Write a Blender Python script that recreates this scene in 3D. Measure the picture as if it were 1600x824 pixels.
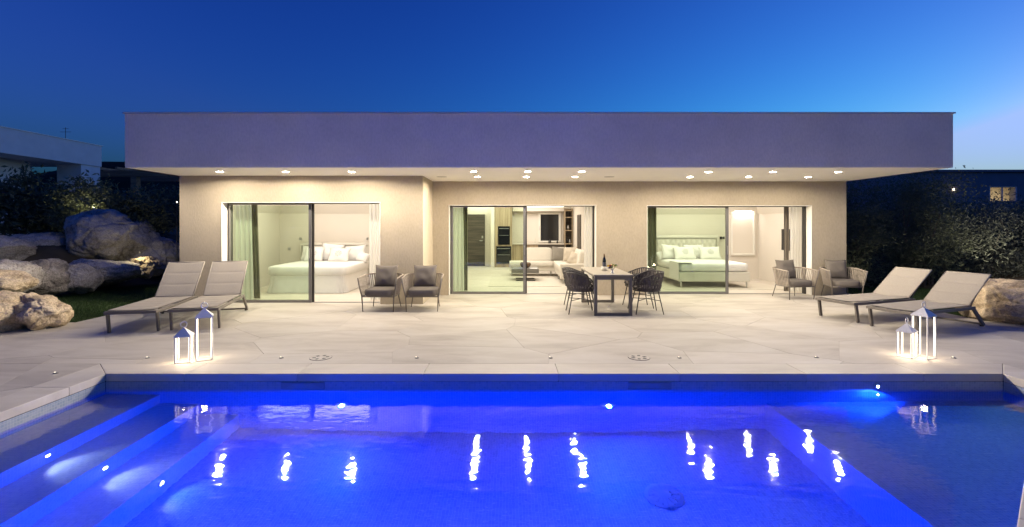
import bpy, bmesh, math, random
from mathutils import Vector, Matrix, noise, Euler

R = math.radians
PI = math.pi
random.seed(7)
for o in list(bpy.data.objects):
    bpy.data.objects.remove(o)
sc = bpy.context.scene
COL = sc.collection

# ------------------------------------------------------------------ camera
cam_d = bpy.data.cameras.new('camera')
cam = bpy.data.objects.new('camera', cam_d)
COL.objects.link(cam)
cam.location = (0, 0, 1.65)
cam.rotation_euler = (R(90), 0, 0)
cam_d.sensor_width = 36
cam_d.lens = 17.0
cam_d.shift_x = 5 / 1600
cam_d.shift_y = -60 / 1600
cam_d.clip_end = 3000
sc.camera = cam

# ------------------------------------------------------------------ world (dusk)
w = bpy.data.worlds.new('World')
sc.world = w
w.use_nodes = True
wn, wl = w.node_tree.nodes, w.node_tree.links
bg = wn['Background']
sky = wn.new('ShaderNodeTexSky')
sky.sky_type = 'NISHITA'
sky.sun_disc = False
sky.sun_elevation = R(-0.85)
sky.sun_rotation = R(66)
sky.altitude = 100
sky.air_density = 1.0
sky.dust_density = 0.3
sky.ozone_density = 6.0
# dusk grading of the sky: per-channel response of the exposure, limited so the afterglow does not run away
sep = wn.new('ShaderNodeSeparateColor'); comb = wn.new('ShaderNodeCombineColor')
wl.new(sky.outputs[0], sep.inputs[0])
mins = []
for ch, (gain, gam, lim) in enumerate(((650, 2.6, .80), (10.5, 1.75, .46), (1.42, 1.2, .85))):
    pw_ = wn.new('ShaderNodeMath'); pw_.operation = 'POWER'; pw_.inputs[1].default_value = gam
    mu_ = wn.new('ShaderNodeMath'); mu_.operation = 'MULTIPLY'; mu_.inputs[1].default_value = gain
    mi_ = wn.new('ShaderNodeMath'); mi_.operation = 'MINIMUM'; mi_.inputs[1].default_value = lim
    wl.new(sep.outputs[ch], pw_.inputs[0]); wl.new(pw_.outputs[0], mu_.inputs[0]); wl.new(mu_.outputs[0], mi_.inputs[0])
    mins.append(mi_)
    if ch: wl.new(mi_.outputs[0], comb.inputs[ch])
rp = wn.new('ShaderNodeMath'); rp.operation = 'POWER'; rp.inputs[1].default_value = 1.5
rg = wn.new('ShaderNodeMath'); rg.operation = 'MULTIPLY'; rg.inputs[1].default_value = 1.0
rm = wn.new('ShaderNodeMath'); rm.operation = 'MINIMUM'
wl.new(mins[1].outputs[0], rp.inputs[0]); wl.new(rp.outputs[0], rg.inputs[0]); wl.new(mins[0].outputs[0], rm.inputs[0]); wl.new(rg.outputs[0], rm.inputs[1])
wl.new(rm.outputs[0], comb.inputs[0])
wl.new(comb.outputs[0], bg.inputs[0])
bg.inputs[1].default_value = 1.0

sc.view_settings.view_transform = 'Standard'
sc.view_settings.look = 'None'
sc.view_settings.gamma = 1
sc.view_settings.exposure = 0.25
sc.render.engine = 'CYCLES'

# lamp powers
P_SOFFIT = 35
P_POOL = 92
P_ROOM = 1.22
WARM = (1.0, 0.875, 0.70)


# ================================================================== helpers
def link(o, parent=None):
    COL.objects.link(o)
    if parent is not None:
        o.parent = parent
    return o


def tag(o, label=None, cat=None, group=None, kind=None):
    if label: o['label'] = label
    if cat: o['category'] = cat
    if group: o['group'] = group
    if kind: o['kind'] = kind
    return o


def thing(name, label, cat, loc=(0, 0, 0), rz=0, group=None):
    o = bpy.data.objects.new(name, None)
    o.empty_display_size = 0.1
    COL.objects.link(o)
    o.location = loc
    o.rotation_euler = (0, 0, rz)
    return tag(o, label, cat, group)


def copy_tree(o, parent=None):
    c = o.copy()
    COL.objects.link(c)
    c.parent = parent
    for ch in list(o.children):
        copy_tree(ch, c)
    return c


class MB:
    def __init__(s):
        s.v = []; s.f = []

    def add(s, vs, fs):
        b = len(s.v)
        s.v += [tuple(p) for p in vs]
        s.f += [tuple(b + i for i in f) for f in fs]
        return s

    def box(s, x0, x1, y0, y1, z0, z1, M=None):
        vs = [Vector((x, y, z)) for z in (z0, z1) for y in (y0, y1) for x in (x0, x1)]
        if M is not None: vs = [M @ p for p in vs]
        return s.add(vs, [(0, 2, 3, 1), (4, 5, 7, 6), (0, 1, 5, 4), (2, 6, 7, 3), (0, 4, 6, 2), (1, 3, 7, 5)])

    def prism(s, poly, z0, z1):
        n = len(poly)
        vs = [(p[0], p[1], z0) for p in poly] + [(p[0], p[1], z1) for p in poly]
        fs = [tuple(range(n - 1, -1, -1)), tuple(range(n, 2 * n))]
        fs += [(i, (i + 1) % n, n + (i + 1) % n, n + i) for i in range(n)]
        return s.add(vs, fs)

    def tube(s, pts, r, n=8, caps=True, closed=False):
        pts = [Vector(p) for p in pts]
        m = len(pts)
        rs = r if isinstance(r, (list, tuple)) else [r] * m
        rings = []
        up = None
        for i, p in enumerate(pts):
            if closed:
                t = pts[(i + 1) % m] - pts[i - 1]
            else:
                t = pts[min(i + 1, m - 1)] - pts[max(i - 1, 0)]
            t.normalize()
            if up is None:
                up = Vector((0, 0, 1)) if abs(t.z) < .9 else Vector((1, 0, 0))
            a = t.cross(up)
            if a.length < 1e-5: a = t.orthogonal()
            a.normalize()
            b = a.cross(t); b.normalize(); up = b
            rings.append([p + (a * math.cos(2 * PI * k / n) + b * math.sin(2 * PI * k / n)) * rs[i] for k in range(n)])
        vs = [q for rg in rings for q in rg]
        fs = []
        for i in range(m if closed else m - 1):
            j = (i + 1) % m
            for k in range(n):
                fs.append((i * n + k, i * n + (k + 1) % n, j * n + (k + 1) % n, j * n + k))
        if caps and not closed:
            fs.append(tuple(range(n - 1, -1, -1)))
            fs.append(tuple((m - 1) * n + k for k in range(n)))
        return s.add(vs, fs)

    def bar(s, p0, p1, w, h, up=(0, 0, 1)):
        p0, p1 = Vector(p0), Vector(p1)
        t = (p1 - p0).normalized()
        u = Vector(up)
        a = t.cross(u)
        if a.length < 1e-4: a = t.orthogonal()
        a.normalize()
        b = a.cross(t).normalized()
        vs = []
        for p in (p0, p1):
            for sa, sb in ((-1, -1), (1, -1), (1, 1), (-1, 1)):
                vs.append(p + a * sa * w / 2 + b * sb * h / 2)
        return s.add(vs, [(0, 1, 2, 3), (7, 6, 5, 4), (0, 4, 5, 1), (1, 5, 6, 2), (2, 6, 7, 3), (3, 7, 4, 0)])

    def ribbon(s, pts, wv, th=0.004):
        """flat strap along pts; wv = half width vectors per point"""
        pts = [Vector(p) for p in pts]
        vs = []; m = len(pts)
        for i, p in enumerate(pts):
            t = (pts[min(i + 1, m - 1)] - pts[max(i - 1, 0)]).normalized()
            wvi = wv[i] if isinstance(wv, list) else wv
            nrm = t.cross(wvi).normalized() * th / 2
            vs += [p - wvi - nrm, p + wvi - nrm, p + wvi + nrm, p - wvi + nrm]
        fs = []
        for i in range(m - 1):
            a, b = i * 4, i * 4 + 4
            for k in range(4):
                fs.append((a + k, a + (k + 1) % 4, b + (k + 1) % 4, b + k))
        fs += [(3, 2, 1, 0), tuple((m - 1) * 4 + k for k in range(4))]
        return s.add(vs, fs)

    def lathe(s, prof, c=(0, 0, 0), n=20, caps=True):
        vs = []; m = len(prof)
        for r, z in prof:
            for k in range(n):
                a = 2 * PI * k / n
                vs.append((c[0] + r * math.cos(a), c[1] + r * math.sin(a), c[2] + z))
        fs = []
        for i in range(m - 1):
            for k in range(n):
                fs.append((i * n + k, i * n + (k + 1) % n, (i + 1) * n + (k + 1) % n, (i + 1) * n + k))
        if caps:
            fs.append(tuple(range(n - 1, -1, -1)))
            fs.append(tuple((m - 1) * n + k for k in range(n)))
        return s.add(vs, fs)

    def superell(s, c, sx, sy, sz, e1=.25, e2=.25, nu=28, nv=14, M=None):
        def pw(x, e): return math.copysign(abs(x) ** e, x)
        vs = []
        for j in range(nv + 1):
            ph = -PI / 2 + PI * j / nv
            for i in range(nu):
                th = 2 * PI * (i + .5) / nu
                p = Vector((sx * pw(math.cos(ph), e1) * pw(math.cos(th), e2),
                            sy * pw(math.cos(ph), e1) * pw(math.sin(th), e2), sz * pw(math.sin(ph), e1)))
                if M is not None: p = M @ p
                vs.append(p + Vector(c))
        fs = []
        for j in range(nv):
            for i in range(nu):
                fs.append((j * nu + i, j * nu + (i + 1) % nu, (j + 1) * nu + (i + 1) % nu, (j + 1) * nu + i))
        return s.add(vs, fs)

    def pillow(s, w, h, t, n=14, seed=0, sag=.0):
        """local: x width, z height (0..h), y thickness"""
        idx = {}
        vs = []; fs = []
        for side in (-1, 1):
            for j in range(n + 1):
                for i in range(n + 1):
                    u = -1 + 2 * i / n; v = -1 + 2 * j / n
                    edge = i in (0, n) or j in (0, n)
                    if edge and side == 1:
                        idx[(1, i, j)] = idx[(-1, i, j)]; continue
                    k = max(0, (1 - u * u) * (1 - v * v)) ** .42
                    x = w / 2 * u * (1 - .07 * (1 - v * v))
                    z = h / 2 + h / 2 * v * (1 - .07 * (1 - u * u)) - sag * h * (1 - abs(u)) * max(v, 0)
                    wr = noise.noise((u * 1.7 + seed * 3.1, v * 1.7, side * 2.0)) * .16 * t * k
                    y = side * (t / 2 * k) + wr
                    idx[(side, i, j)] = len(vs)
                    vs.append((x, y, z))
            for j in range(n):
                for i in range(n):
                    q = [idx[(side, i, j)], idx[(side, i + 1, j)], idx[(side, i + 1, j + 1)], idx[(side, i, j + 1)]]
                    fs.append(tuple(q if side == -1 else q[::-1]))
        return s.add(vs, fs)

    def build(s, name, mat, parent=None, smooth=False, bevel=0, seg=2, loc=None, rot=None, auto=None):
        me = bpy.data.meshes.new(name)
        me.from_pydata(s.v, [], s.f)
        me.update()
        if mat is not None: me.materials.append(mat)
        if smooth:
            for p in me.polygons: p.use_smooth = True
        o = bpy.data.objects.new(name, me)
        link(o, parent)
        if loc is not None: o.location = loc
        if rot is not None: o.rotation_euler = rot
        if bevel:
            md = o.modifiers.new('bevel', 'BEVEL')
            md.width = bevel; md.segments = seg; md.limit_method = 'ANGLE'; md.angle_limit = R(40)
        if auto is not None:
            bm = bmesh.new(); bm.from_mesh(me)
            for e in bm.edges:
                e.smooth = e.calc_face_angle(0) < R(auto) if len(e.link_faces) == 2 else True
            for f in bm.faces: f.smooth = True
            bm.to_mesh(me); bm.free()
        return o


def B(x0, x1, y0, y1, z0, z1):
    return MB().box(x0, x1, y0, y1, z0, z1)


# ------------------------------------------------------------------ materials
def newmat(name):
    m = bpy.data.materials.new(name)
    m.use_nodes = True
    n = m.node_tree.nodes
    return m, n, m.node_tree.links, n['Principled BSDF']


def mat(name, col, rough=.6, metal=0, var=0.0, vscale=6, bump=0, bscale=60, spec=.5, rnd=0, detail=5, bdist=.01, coord='Object', stretch=None):
    m, n, l, p = newmat(name)
    p.inputs['Roughness'].default_value = rough
    p.inputs['Metallic'].default_value = metal
    p.inputs['Specular IOR Level'].default_value = spec
    c4 = (*col, 1)
    p.inputs['Base Color'].default_value = c4
    tc = n.new('ShaderNodeTexCoord')
    src = tc.outputs[coord]
    if stretch:
        mp = n.new('ShaderNodeMapping'); mp.inputs['Scale'].default_value = stretch
        l.new(src, mp.inputs[0]); src = mp.outputs[0]
    if var or rnd:
        hs = n.new('ShaderNodeHueSaturation')
        hs.inputs['Color'].default_value = c4
        val = None
        if var:
            nz = n.new('ShaderNodeTexNoise')
            nz.inputs['Scale'].default_value = vscale; nz.inputs['Detail'].default_value = detail
            l.new(src, nz.inputs['Vector'])
            mr = n.new('ShaderNodeMapRange')
            mr.inputs[1].default_value = .3; mr.inputs[2].default_value = .7
            mr.inputs[3].default_value = 1 - var; mr.inputs[4].default_value = 1 + var
            l.new(nz.outputs[0], mr.inputs[0]); val = mr.outputs[0]
        if rnd:
            oi = n.new('ShaderNodeObjectInfo')
            mr2 = n.new('ShaderNodeMapRange')
            mr2.inputs[3].default_value = 1 - rnd; mr2.inputs[4].default_value = 1 + rnd
            l.new(oi.outputs['Random'], mr2.inputs[0])
            if val is not None:
                mu = n.new('ShaderNodeMath'); mu.operation = 'MULTIPLY'
                l.new(val, mu.inputs[0]); l.new(mr2.outputs[0], mu.inputs[1]); val = mu.outputs[0]
            else: val = mr2.outputs[0]
        l.new(val, hs.inputs['Value'])
        l.new(hs.outputs[0], p.inputs['Base Color'])
    if bump:
        nb = n.new('ShaderNodeTexNoise')
        nb.inputs['Scale'].default_value = bscale; nb.inputs['Detail'].default_value = 4
        l.new(src, nb.inputs['Vector'])
        bp = n.new('ShaderNodeBump')
        bp.inputs['Strength'].default_value = bump; bp.inputs['Distance'].default_value = bdist
        l.new(nb.outputs[0], bp.inputs['Height'])
        l.new(bp.outputs[0], p.inputs['Normal'])
    return m


def emit(name, col, strength):
    m, n, l, p = newmat(name)
    n.remove(p)
    e = n.new('ShaderNodeEmission')
    e.inputs[0].default_value = (*col, 1); e.inputs[1].default_value = strength
    l.new(e.outputs[0], n['Material Output'].inputs[0])
    return m


def wood(name, c1, c2, scale=3, axis=2, rough=.5):
    m, n, l, p = newmat(name)
    tc = n.new('ShaderNodeTexCoord'); mp = n.new('ShaderNodeMapping')
    sc3 = [scale * 6] * 3; sc3[axis] = scale * .5
    mp.inputs['Scale'].default_value = sc3
    nz = n.new('ShaderNodeTexNoise'); nz.inputs['Scale'].default_value = 1; nz.inputs['Detail'].default_value = 6
    cr = n.new('ShaderNodeValToRGB')
    cr.color_ramp.elements[0].position = .35; cr.color_ramp.elements[1].position = .65
    cr.color_ramp.elements[0].color = (*c1, 1); cr.color_ramp.elements[1].color = (*c2, 1)
    l.new(tc.outputs['Object'], mp.inputs[0]); l.new(mp.outputs[0], nz.inputs['Vector'])
    l.new(nz.outputs[0], cr.inputs[0]); l.new(cr.outputs[0], p.inputs['Base Color'])
    p.inputs['Roughness'].default_value = rough
    return m


M = {}


def stucco(name, col):
    m, n, l, p = newmat(name)
    tc = n.new('ShaderNodeTexCoord')
    a = n.new('ShaderNodeTexNoise'); a.inputs['Scale'].default_value = .7; a.inputs['Detail'].default_value = 7; a.inputs['Roughness'].default_value = .65
    b = n.new('ShaderNodeTexNoise'); b.inputs['Scale'].default_value = 34; b.inputs['Detail'].default_value = 6
    mpb = n.new('ShaderNodeMapping'); mpb.inputs['Scale'].default_value = (1, 1, .45)
    l.new(tc.outputs['Object'], mpb.inputs[0])
    l.new(tc.outputs['Object'], a.inputs['Vector']); l.new(mpb.outputs[0], b.inputs['Vector'])
    mr = n.new('ShaderNodeMapRange'); mr.inputs[1].default_value = .25; mr.inputs[2].default_value = .6; mr.inputs[3].default_value = .89; mr.inputs[4].default_value = 1.06
    mr2 = n.new('ShaderNodeMapRange'); mr2.inputs[1].default_value = .35; mr2.inputs[2].default_value = .6; mr2.inputs[3].default_value = .94; mr2.inputs[4].default_value = 1.02
    l.new(a.outputs[0], mr.inputs[0]); l.new(b.outputs[0], mr2.inputs[0])
    mu = n.new('ShaderNodeMath'); mu.operation = 'MULTIPLY'
    l.new(mr.outputs[0], mu.inputs[0]); l.new(mr2.outputs[0], mu.inputs[1])
    hs = n.new('ShaderNodeHueSaturation'); hs.inputs['Color'].default_value = (*col, 1)
    l.new(mu.outputs[0], hs.inputs['Value']); l.new(hs.outputs[0], p.inputs['Base Color'])
    p.inputs['Roughness'].default_value = .9; p.inputs['Specular IOR Level'].default_value = .2
    bp = n.new('ShaderNodeBump'); bp.inputs['Strength'].default_value = .4; bp.inputs['Distance'].default_value = .008
    l.new(b.outputs[0], bp.inputs['Height']); l.new(bp.outputs[0], p.inputs['Normal'])
    return m


def stone_deck(name, c1, c2, c3):
    m, n, l, p = newmat(name)
    tc = n.new('ShaderNodeTexCoord')
    mp = n.new('ShaderNodeMapping'); mp.inputs['Scale'].default_value = (.55, 1.6, 1)
    oi = n.new('ShaderNodeObjectInfo')
    ad = n.new('ShaderNodeVectorMath'); ad.operation = 'MULTIPLY_ADD'
    ad.inputs[1].default_value = (9, 9, 9)
    l.new(oi.outputs['Random'], ad.inputs[0]); l.new(tc.outputs['Object'], ad.inputs[2])
    l.new(ad.outputs[0], mp.inputs[0])
    a = n.new('ShaderNodeTexNoise'); a.inputs['Scale'].default_value = 1.5; a.inputs['Detail'].default_value = 9; a.inputs['Roughness'].default_value = .62; a.inputs['Distortion'].default_value = .6
    l.new(mp.outputs[0], a.inputs['Vector'])
    cr = n.new('ShaderNodeValToRGB')
    e = cr.color_ramp.elements
    e[0].position = .3; e[0].color = (*c1, 1)
    e[1].position = .72; e[1].color = (*c3, 1)
    x = e.new(.5); x.color = (*c2, 1)
    l.new(a.outputs[0], cr.inputs[0])
    mr = n.new('ShaderNodeMapRange'); mr.inputs[3].default_value = .93; mr.inputs[4].default_value = 1.05
    l.new(oi.outputs['Random'], mr.inputs[0])
    hs = n.new('ShaderNodeHueSaturation')
    l.new(cr.outputs[0], hs.inputs['Color']); l.new(mr.outputs[0], hs.inputs['Value'])
    l.new(hs.outputs[0], p.inputs['Base Color'])
    b = n.new('ShaderNodeTexNoise'); b.inputs['Scale'].default_value = 45; b.inputs['Detail'].default_value = 5
    l.new(tc.outputs['Object'], b.inputs['Vector'])
    bp = n.new('ShaderNodeBump'); bp.inputs['Strength'].default_value = .15; bp.inputs['Distance'].default_value = .004
    l.new(b.outputs[0], bp.inputs['Height']); l.new(bp.outputs[0], p.inputs['Normal'])
    p.inputs['Roughness'].default_value = .62; p.inputs['Specular IOR Level'].default_value = .35
    return m


def granite(name, c1, c2, c3):
    m, n, l, p = newmat(name)
    tc = n.new('ShaderNodeTexCoord')
    a = n.new('ShaderNodeTexNoise'); a.inputs['Scale'].default_value = 2.2; a.inputs['Detail'].default_value = 10; a.inputs['Roughness'].default_value = .7
    b = n.new('ShaderNodeTexNoise'); b.inputs['Scale'].default_value = 38; b.inputs['Detail'].default_value = 4
    l.new(tc.outputs['Object'], a.inputs['Vector']); l.new(tc.outputs['Object'], b.inputs['Vector'])
    cr = n.new('ShaderNodeValToRGB')
    e = cr.color_ramp.elements
    e[0].position = .33; e[0].color = (*c1, 1); e[1].position = .7; e[1].color = (*c3, 1)
    x = e.new(.5); x.color = (*c2, 1)
    l.new(a.outputs[0], cr.inputs[0])
    mr = n.new('ShaderNodeMapRange'); mr.inputs[1].default_value = .25; mr.inputs[2].default_value = .6; mr.inputs[3].default_value = .62; mr.inputs[4].default_value = 1.25
    l.new(b.outputs[0], mr.inputs[0])
    hs = n.new('ShaderNodeHueSaturation'); l.new(cr.outputs[0], hs.inputs['Color']); l.new(mr.outputs[0], hs.inputs['Value'])
    l.new(hs.outputs[0], p.inputs['Base Color'])
    b2 = n.new('ShaderNodeTexNoise'); b2.inputs['Scale'].default_value = 9; b2.inputs['Detail'].default_value = 9; b2.inputs['Roughness'].default_value = .7
    l.new(tc.outputs['Object'], b2.inputs['Vector'])
    bp = n.new('ShaderNodeBump'); bp.inputs['Strength'].default_value = 1.0; bp.inputs['Distance'].default_value = .07
    l.new(b2.outputs[0], bp.inputs['Height']); l.new(bp.outputs[0], p.inputs['Normal'])
    p.inputs['Roughness'].default_value = .9; p.inputs['Specular IOR Level'].default_value = .2
    return m


def mosaic(name, c1, c2, cm):
    m, n, l, p = newmat(name)
    tc = n.new('ShaderNodeTexCoord')
    geo = n.new('ShaderNodeNewGeometry')
    # choose projection plane from the face normal so that walls and floors both show square tiles
    sx = n.new('ShaderNodeSeparateXYZ'); l.new(tc.outputs['Object'], sx.inputs[0])
    sn = n.new('ShaderNodeSeparateXYZ'); l.new(geo.outputs['True Normal'], sn.inputs[0])
    def mth(op, a, b=None):
        q = n.new('ShaderNodeMath'); q.operation = op
        for i, s_ in enumerate((a, b)):
            if s_ is None: continue
            if hasattr(s_, 'links') or hasattr(s_, 'is_linked'): l.new(s_, q.inputs[i])
            else: q.inputs[i].default_value = s_
        return q.outputs[0]
    ax = mth('GREATER_THAN', mth('ABSOLUTE', sn.outputs[0]), .6)
    az = mth('GREATER_THAN', mth('ABSOLUTE', sn.outputs[2]), .6)
    cu = n.new('ShaderNodeMix'); l.new(ax, cu.inputs[0]); l.new(sx.outputs[0], cu.inputs[2]); l.new(sx.outputs[1], cu.inputs[3])
    cv = n.new('ShaderNodeMix'); l.new(az, cv.inputs[0]); l.new(sx.outputs[2], cv.inputs[2]); l.new(sx.outputs[1], cv.inputs[3])
    cb = n.new('ShaderNodeCombineXYZ'); l.new(cu.outputs[0], cb.inputs[0]); l.new(cv.outputs[0], cb.inputs[1])
    bk = n.new('ShaderNodeTexBrick')
    bk.offset = 0
    bk.inputs['Color1'].default_value = (*c1, 1); bk.inputs['Color2'].default_value = (*c2, 1); bk.inputs['Mortar'].default_value = (*cm, 1)
    bk.inputs['Scale'].default_value = 1; bk.inputs['Brick Width'].default_value = .028; bk.inputs['Row Height'].default_value = .028
    bk.inputs['Mortar Size'].default_value = .0016
    l.new(cb.outputs[0], bk.inputs['Vector'])
    l.new(bk.outputs[0], p.inputs['Base Color'])
    p.inputs['Roughness'].default_value = .35
    return m


M['deck'] = stone_deck('limestone_paving', (.40, .355, .30), (.50, .455, .39), (.57, .53, .47))
M['coping'] = stone_deck('limestone_coping', (.50, .45, .38), (.58, .53, .45), (.63, .585, .52))
M['grout'] = mat('paving_joint', (.41, .37, .315), .9)
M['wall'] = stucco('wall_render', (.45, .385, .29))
M['fascia'] = stucco('fascia_render', (.88, .80, .71))
M['white'] = mat('white_paint', (.78, .75, .68), .7, var=.02)
M['soffit'] = mat('soffit_plaster', (.86, .83, .76), .8, var=.02, vscale=2)
M['capmetal'] = mat('cap_metal', (.66, .64, .68), .45, metal=.3)
M['inwall'] = mat('interior_plaster', (.74, .68, .60), .8, var=.015, vscale=2)
M['infloor'] = stone_deck('interior_floor', (.56, .50, .42), (.62, .56, .48), (.67, .62, .54))
M['frame'] = mat('dark_aluminium', (.055, .052, .05), .4, metal=.5)
M['framel'] = mat('grey_aluminium', (.25, .24, .23), .4, metal=.6)
M['steel'] = mat('brushed_steel', (.5, .5, .5), .3, metal=1)
M['taupe'] = mat('taupe_powder_coat', (.155, .135, .115), .5, metal=.1)
M['sling'] = mat('taupe_sling_fabric', (.33, .295, .255), .85, var=.05, vscale=40, bump=.2, bscale=400, spec=.15, bdist=.002)
M['rope'] = mat('taupe_rope', (.36, .31, .255), .85, var=.08, vscale=30, spec=.15)
M['cush'] = mat('grey_cushion_fabric', (.17, .15, .13), .95, var=.08, vscale=5, bump=.25, bscale=300, spec=.1, bdist=.002)
M['charcoal'] = mat('charcoal_belt', (.085, .074, .072), .75, var=.15, vscale=20, spec=.2)
M['darkmet'] = mat('charcoal_metal', (.05, .045, .042), .5, metal=.2)
M['tabletop'] = mat('table_ceramic', (.30, .27, .225), .45, var=.06, vscale=8)
M['tablefr'] = mat('table_frame', (.17, .155, .135), .5, metal=.1)
M['linen'] = mat('white_linen', (.80, .78, .75), .9, var=.02, vscale=4, bump=.25, bscale=5, spec=.1, bdist=.03)
M['leather'] = mat('cream_leather', (.70, .66, .58), .5, spec=.4)
M['sofa'] = mat('cream_sofa_fabric', (.66, .61, .53), .95, var=.03, vscale=6, bump=.3, bscale=180, spec=.1, bdist=.003)
M['cushbeige'] = mat('beige_cushion', (.52, .45, .36), .95, var=.06, vscale=9, bump=.3, bscale=120, spec=.1, bdist=.003)
M['cushtaupe'] = mat('taupe_cushion', (.26, .235, .2), .95, var=.06, vscale=9, spec=.1)
M['walnut'] = wood('smoked_oak', (.055, .045, .038), (.12, .10, .08), 2.2, axis=0)
M['oak'] = wood('kitchen_oak', (.26, .19, .12), (.42, .33, .22), 2.0, axis=2)
M['oakh'] = wood('shelf_oak', (.42, .31, .19), (.55, .43, .29), 2.0, axis=0)
M['beam'] = wood('pergola_timber', (.30, .15, .08), (.48, .26, .14), 1.5, axis=0, rough=.8)
M['black'] = mat('black_glass', (.012, .013, .016), .08, spec=.6)
M['tvblack'] = mat('tv_black', (.02, .02, .022), .25)
M['rug'] = mat('pale_rug', (.60, .55, .47), .98, var=.05, vscale=30, bump=.4, bscale=200, spec=.05)
M['lantern'] = mat('white_lantern_metal', (.72, .71, .70), .35, metal=.0)
M['led'] = emit('led_strip', (1, .86, .66), 3.6)
M['disc'] = emit('downlight_lens', (1, .90, .74), 210)
M['cove'] = emit('cove_led', (1, .93, .80), 7)
M['pooldisc'] = emit('pool_lamp_lens', (.45, .66, 1), 60)
M['stepdisc'] = emit('step_lamp_lens', (.85, .92, 1), 14)
M['deckled'] = emit('deck_led', (1, .9, .7), 3)
M['tile'] = mosaic('pool_mosaic', (.14, .34, .60), (.09, .26, .50), (.26, .44, .62))
M['tile_bright'] = mosaic('brightened_step_mosaic', (.58, .62, .68), (.48, .53, .62), (.66, .68, .7))  # pool mosaic painted paler, in place of light the water surface blocks
M['tileband'] = mosaic('waterline_mosaic', (.36, .40, .46), (.26, .32, .39), (.44, .46, .48))
M['skim'] = mat('skimmer_recess', (.25, .28, .33), .6)
M['weir'] = mat('skimmer_weir', (.27, .31, .37), .5)
M['abs'] = mat('white_pool_fitting', (.45, .48, .52), .4)
M['lawn'] = mat('lawn_soil', (.035, .055, .018), .95, var=.3, vscale=8, spec=.05)
M['earth'] = mat('dry_earth', (.09, .075, .05), .95, var=.3, vscale=1.5, spec=.05)
M['rockw'] = granite('warm_granite', (.30, .22, .13), (.52, .41, .28), (.64, .54, .41))
M['rockg'] = granite('grey_granite', (.17, .15, .135), (.42, .38, .345), (.58, .54, .50))
M['rockl'] = granite('lichen_granite', (.06, .055, .05), (.25, .22, .20), (.46, .42, .39))
M['bark'] = mat('shrub_bark', (.10, .08, .065), .9, var=.3, vscale=20)
M['bottle'] = mat('wine_bottle_glass', (.012, .014, .012), .08, spec=.8)
M['plaster2'] = mat('pale_neighbour_render', (.88, .78, .76), .9, var=.05, vscale=3, bump=.2, bscale=40)
M['purple'] = mat('dark_neighbour_render', (.26, .23, .25), .9, var=.1, vscale=2, bump=.3, bscale=20)
M['hill'] = mat('scrub_hillside', (.03, .032, .022), .98, var=.5, vscale=.12, spec=.02)


def leafmat(name, c, rnd=.35):
    m, n, l, p = newmat(name)
    geo = n.new('ShaderNodeNewGeometry')
    mr = n.new('ShaderNodeMapRange'); mr.inputs[3].default_value = 1 - rnd; mr.inputs[4].default_value = 1 + rnd
    l.new(geo.outputs['Random Per Island'], mr.inputs[0])
    hs = n.new('ShaderNodeHueSaturation'); hs.inputs['Color'].default_value = (*c, 1)
    l.new(mr.outputs[0], hs.inputs['Value']); l.new(hs.outputs[0], p.inputs['Base Color'])
    p.inputs['Roughness'].default_value = .5; p.inputs['Specular IOR Level'].default_value = .35
    tr = n.new('ShaderNodeBsdfTranslucent'); l.new(hs.outputs[0], tr.inputs[0])
    mx = n.new('ShaderNodeMixShader'); mx.inputs[0].default_value = .25
    l.new(p.outputs[0], mx.inputs[1]); l.new(tr.outputs[0], mx.inputs[2])
    l.new(mx.outputs[0], n['Material Output'].inputs[0])
    return m


M['leafd'] = leafmat('dark_leaf', (.115, .13, .075))
M['leafg'] = leafmat('olive_leaf', (.13, .145, .08))
M['leafs'] = leafmat('silver_leaf', (.14, .15, .115))
M['grass'] = leafmat('grass_blade', (.045, .085, .022), .3)


def glassmat(name, tintc, refl=1.0):
    m, n, l, p = newmat(name)
    n.remove(p)
    t = n.new('ShaderNodeBsdfTransparent'); t.inputs[0].default_value = (*tintc, 1)
    g = n.new('ShaderNodeBsdfGlossy'); g.inputs['Roughness'].default_value = 0.0
    f = n.new('ShaderNodeFresnel'); f.inputs[0].default_value = 1.5
    mx = n.new('ShaderNodeMixShader')
    geo = n.new('ShaderNodeNewGeometry')      # reflect on the entry face only: the pane does not bend the ray, so no inner total reflection
    inv = n.new('ShaderNodeMath'); inv.operation = 'SUBTRACT'; inv.inputs[0].default_value = 1; l.new(geo.outputs['Backfacing'], inv.inputs[1])
    mf = n.new('ShaderNodeMath'); mf.operation = 'MULTIPLY'; l.new(f.outputs[0], mf.inputs[0]); l.new(inv.outputs[0], mf.inputs[1])
    l.new(mf.outputs[0], mx.inputs[0]); l.new(t.outputs[0], mx.inputs[1]); l.new(g.outputs[0], mx.inputs[2])
    l.new(mx.outputs[0], n['Material Output'].inputs[0])
    return m


M['glass'] = glassmat('green_tint_glass', (.935, .975, .925))
M['glassc'] = glassmat('clear_glass', (.97, .98, .97))


def curtainmat(name, c, trl):
    m, n, l, p = newmat(name)
    p.inputs['Base Color'].default_value = (*c, 1); p.inputs['Roughness'].default_value = .95; p.inputs['Specular IOR Level'].default_value = .1
    tr = n.new('ShaderNodeBsdfTranslucent'); tr.inputs[0].default_value = (*c, 1)
    mx = n.new('ShaderNodeMixShader'); mx.inputs[0].default_value = trl
    l.new(p.outputs[0], mx.inputs[1]); l.new(tr.outputs[0], mx.inputs[2])
    l.new(mx.outputs[0], n['Material Output'].inputs[0])
    return m


M['sheer'] = curtainmat('sheer_curtain', (.86, .85, .80), .5)
M['drape'] = curtainmat('taupe_drape', (.22, .19, .15), .05)


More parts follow.
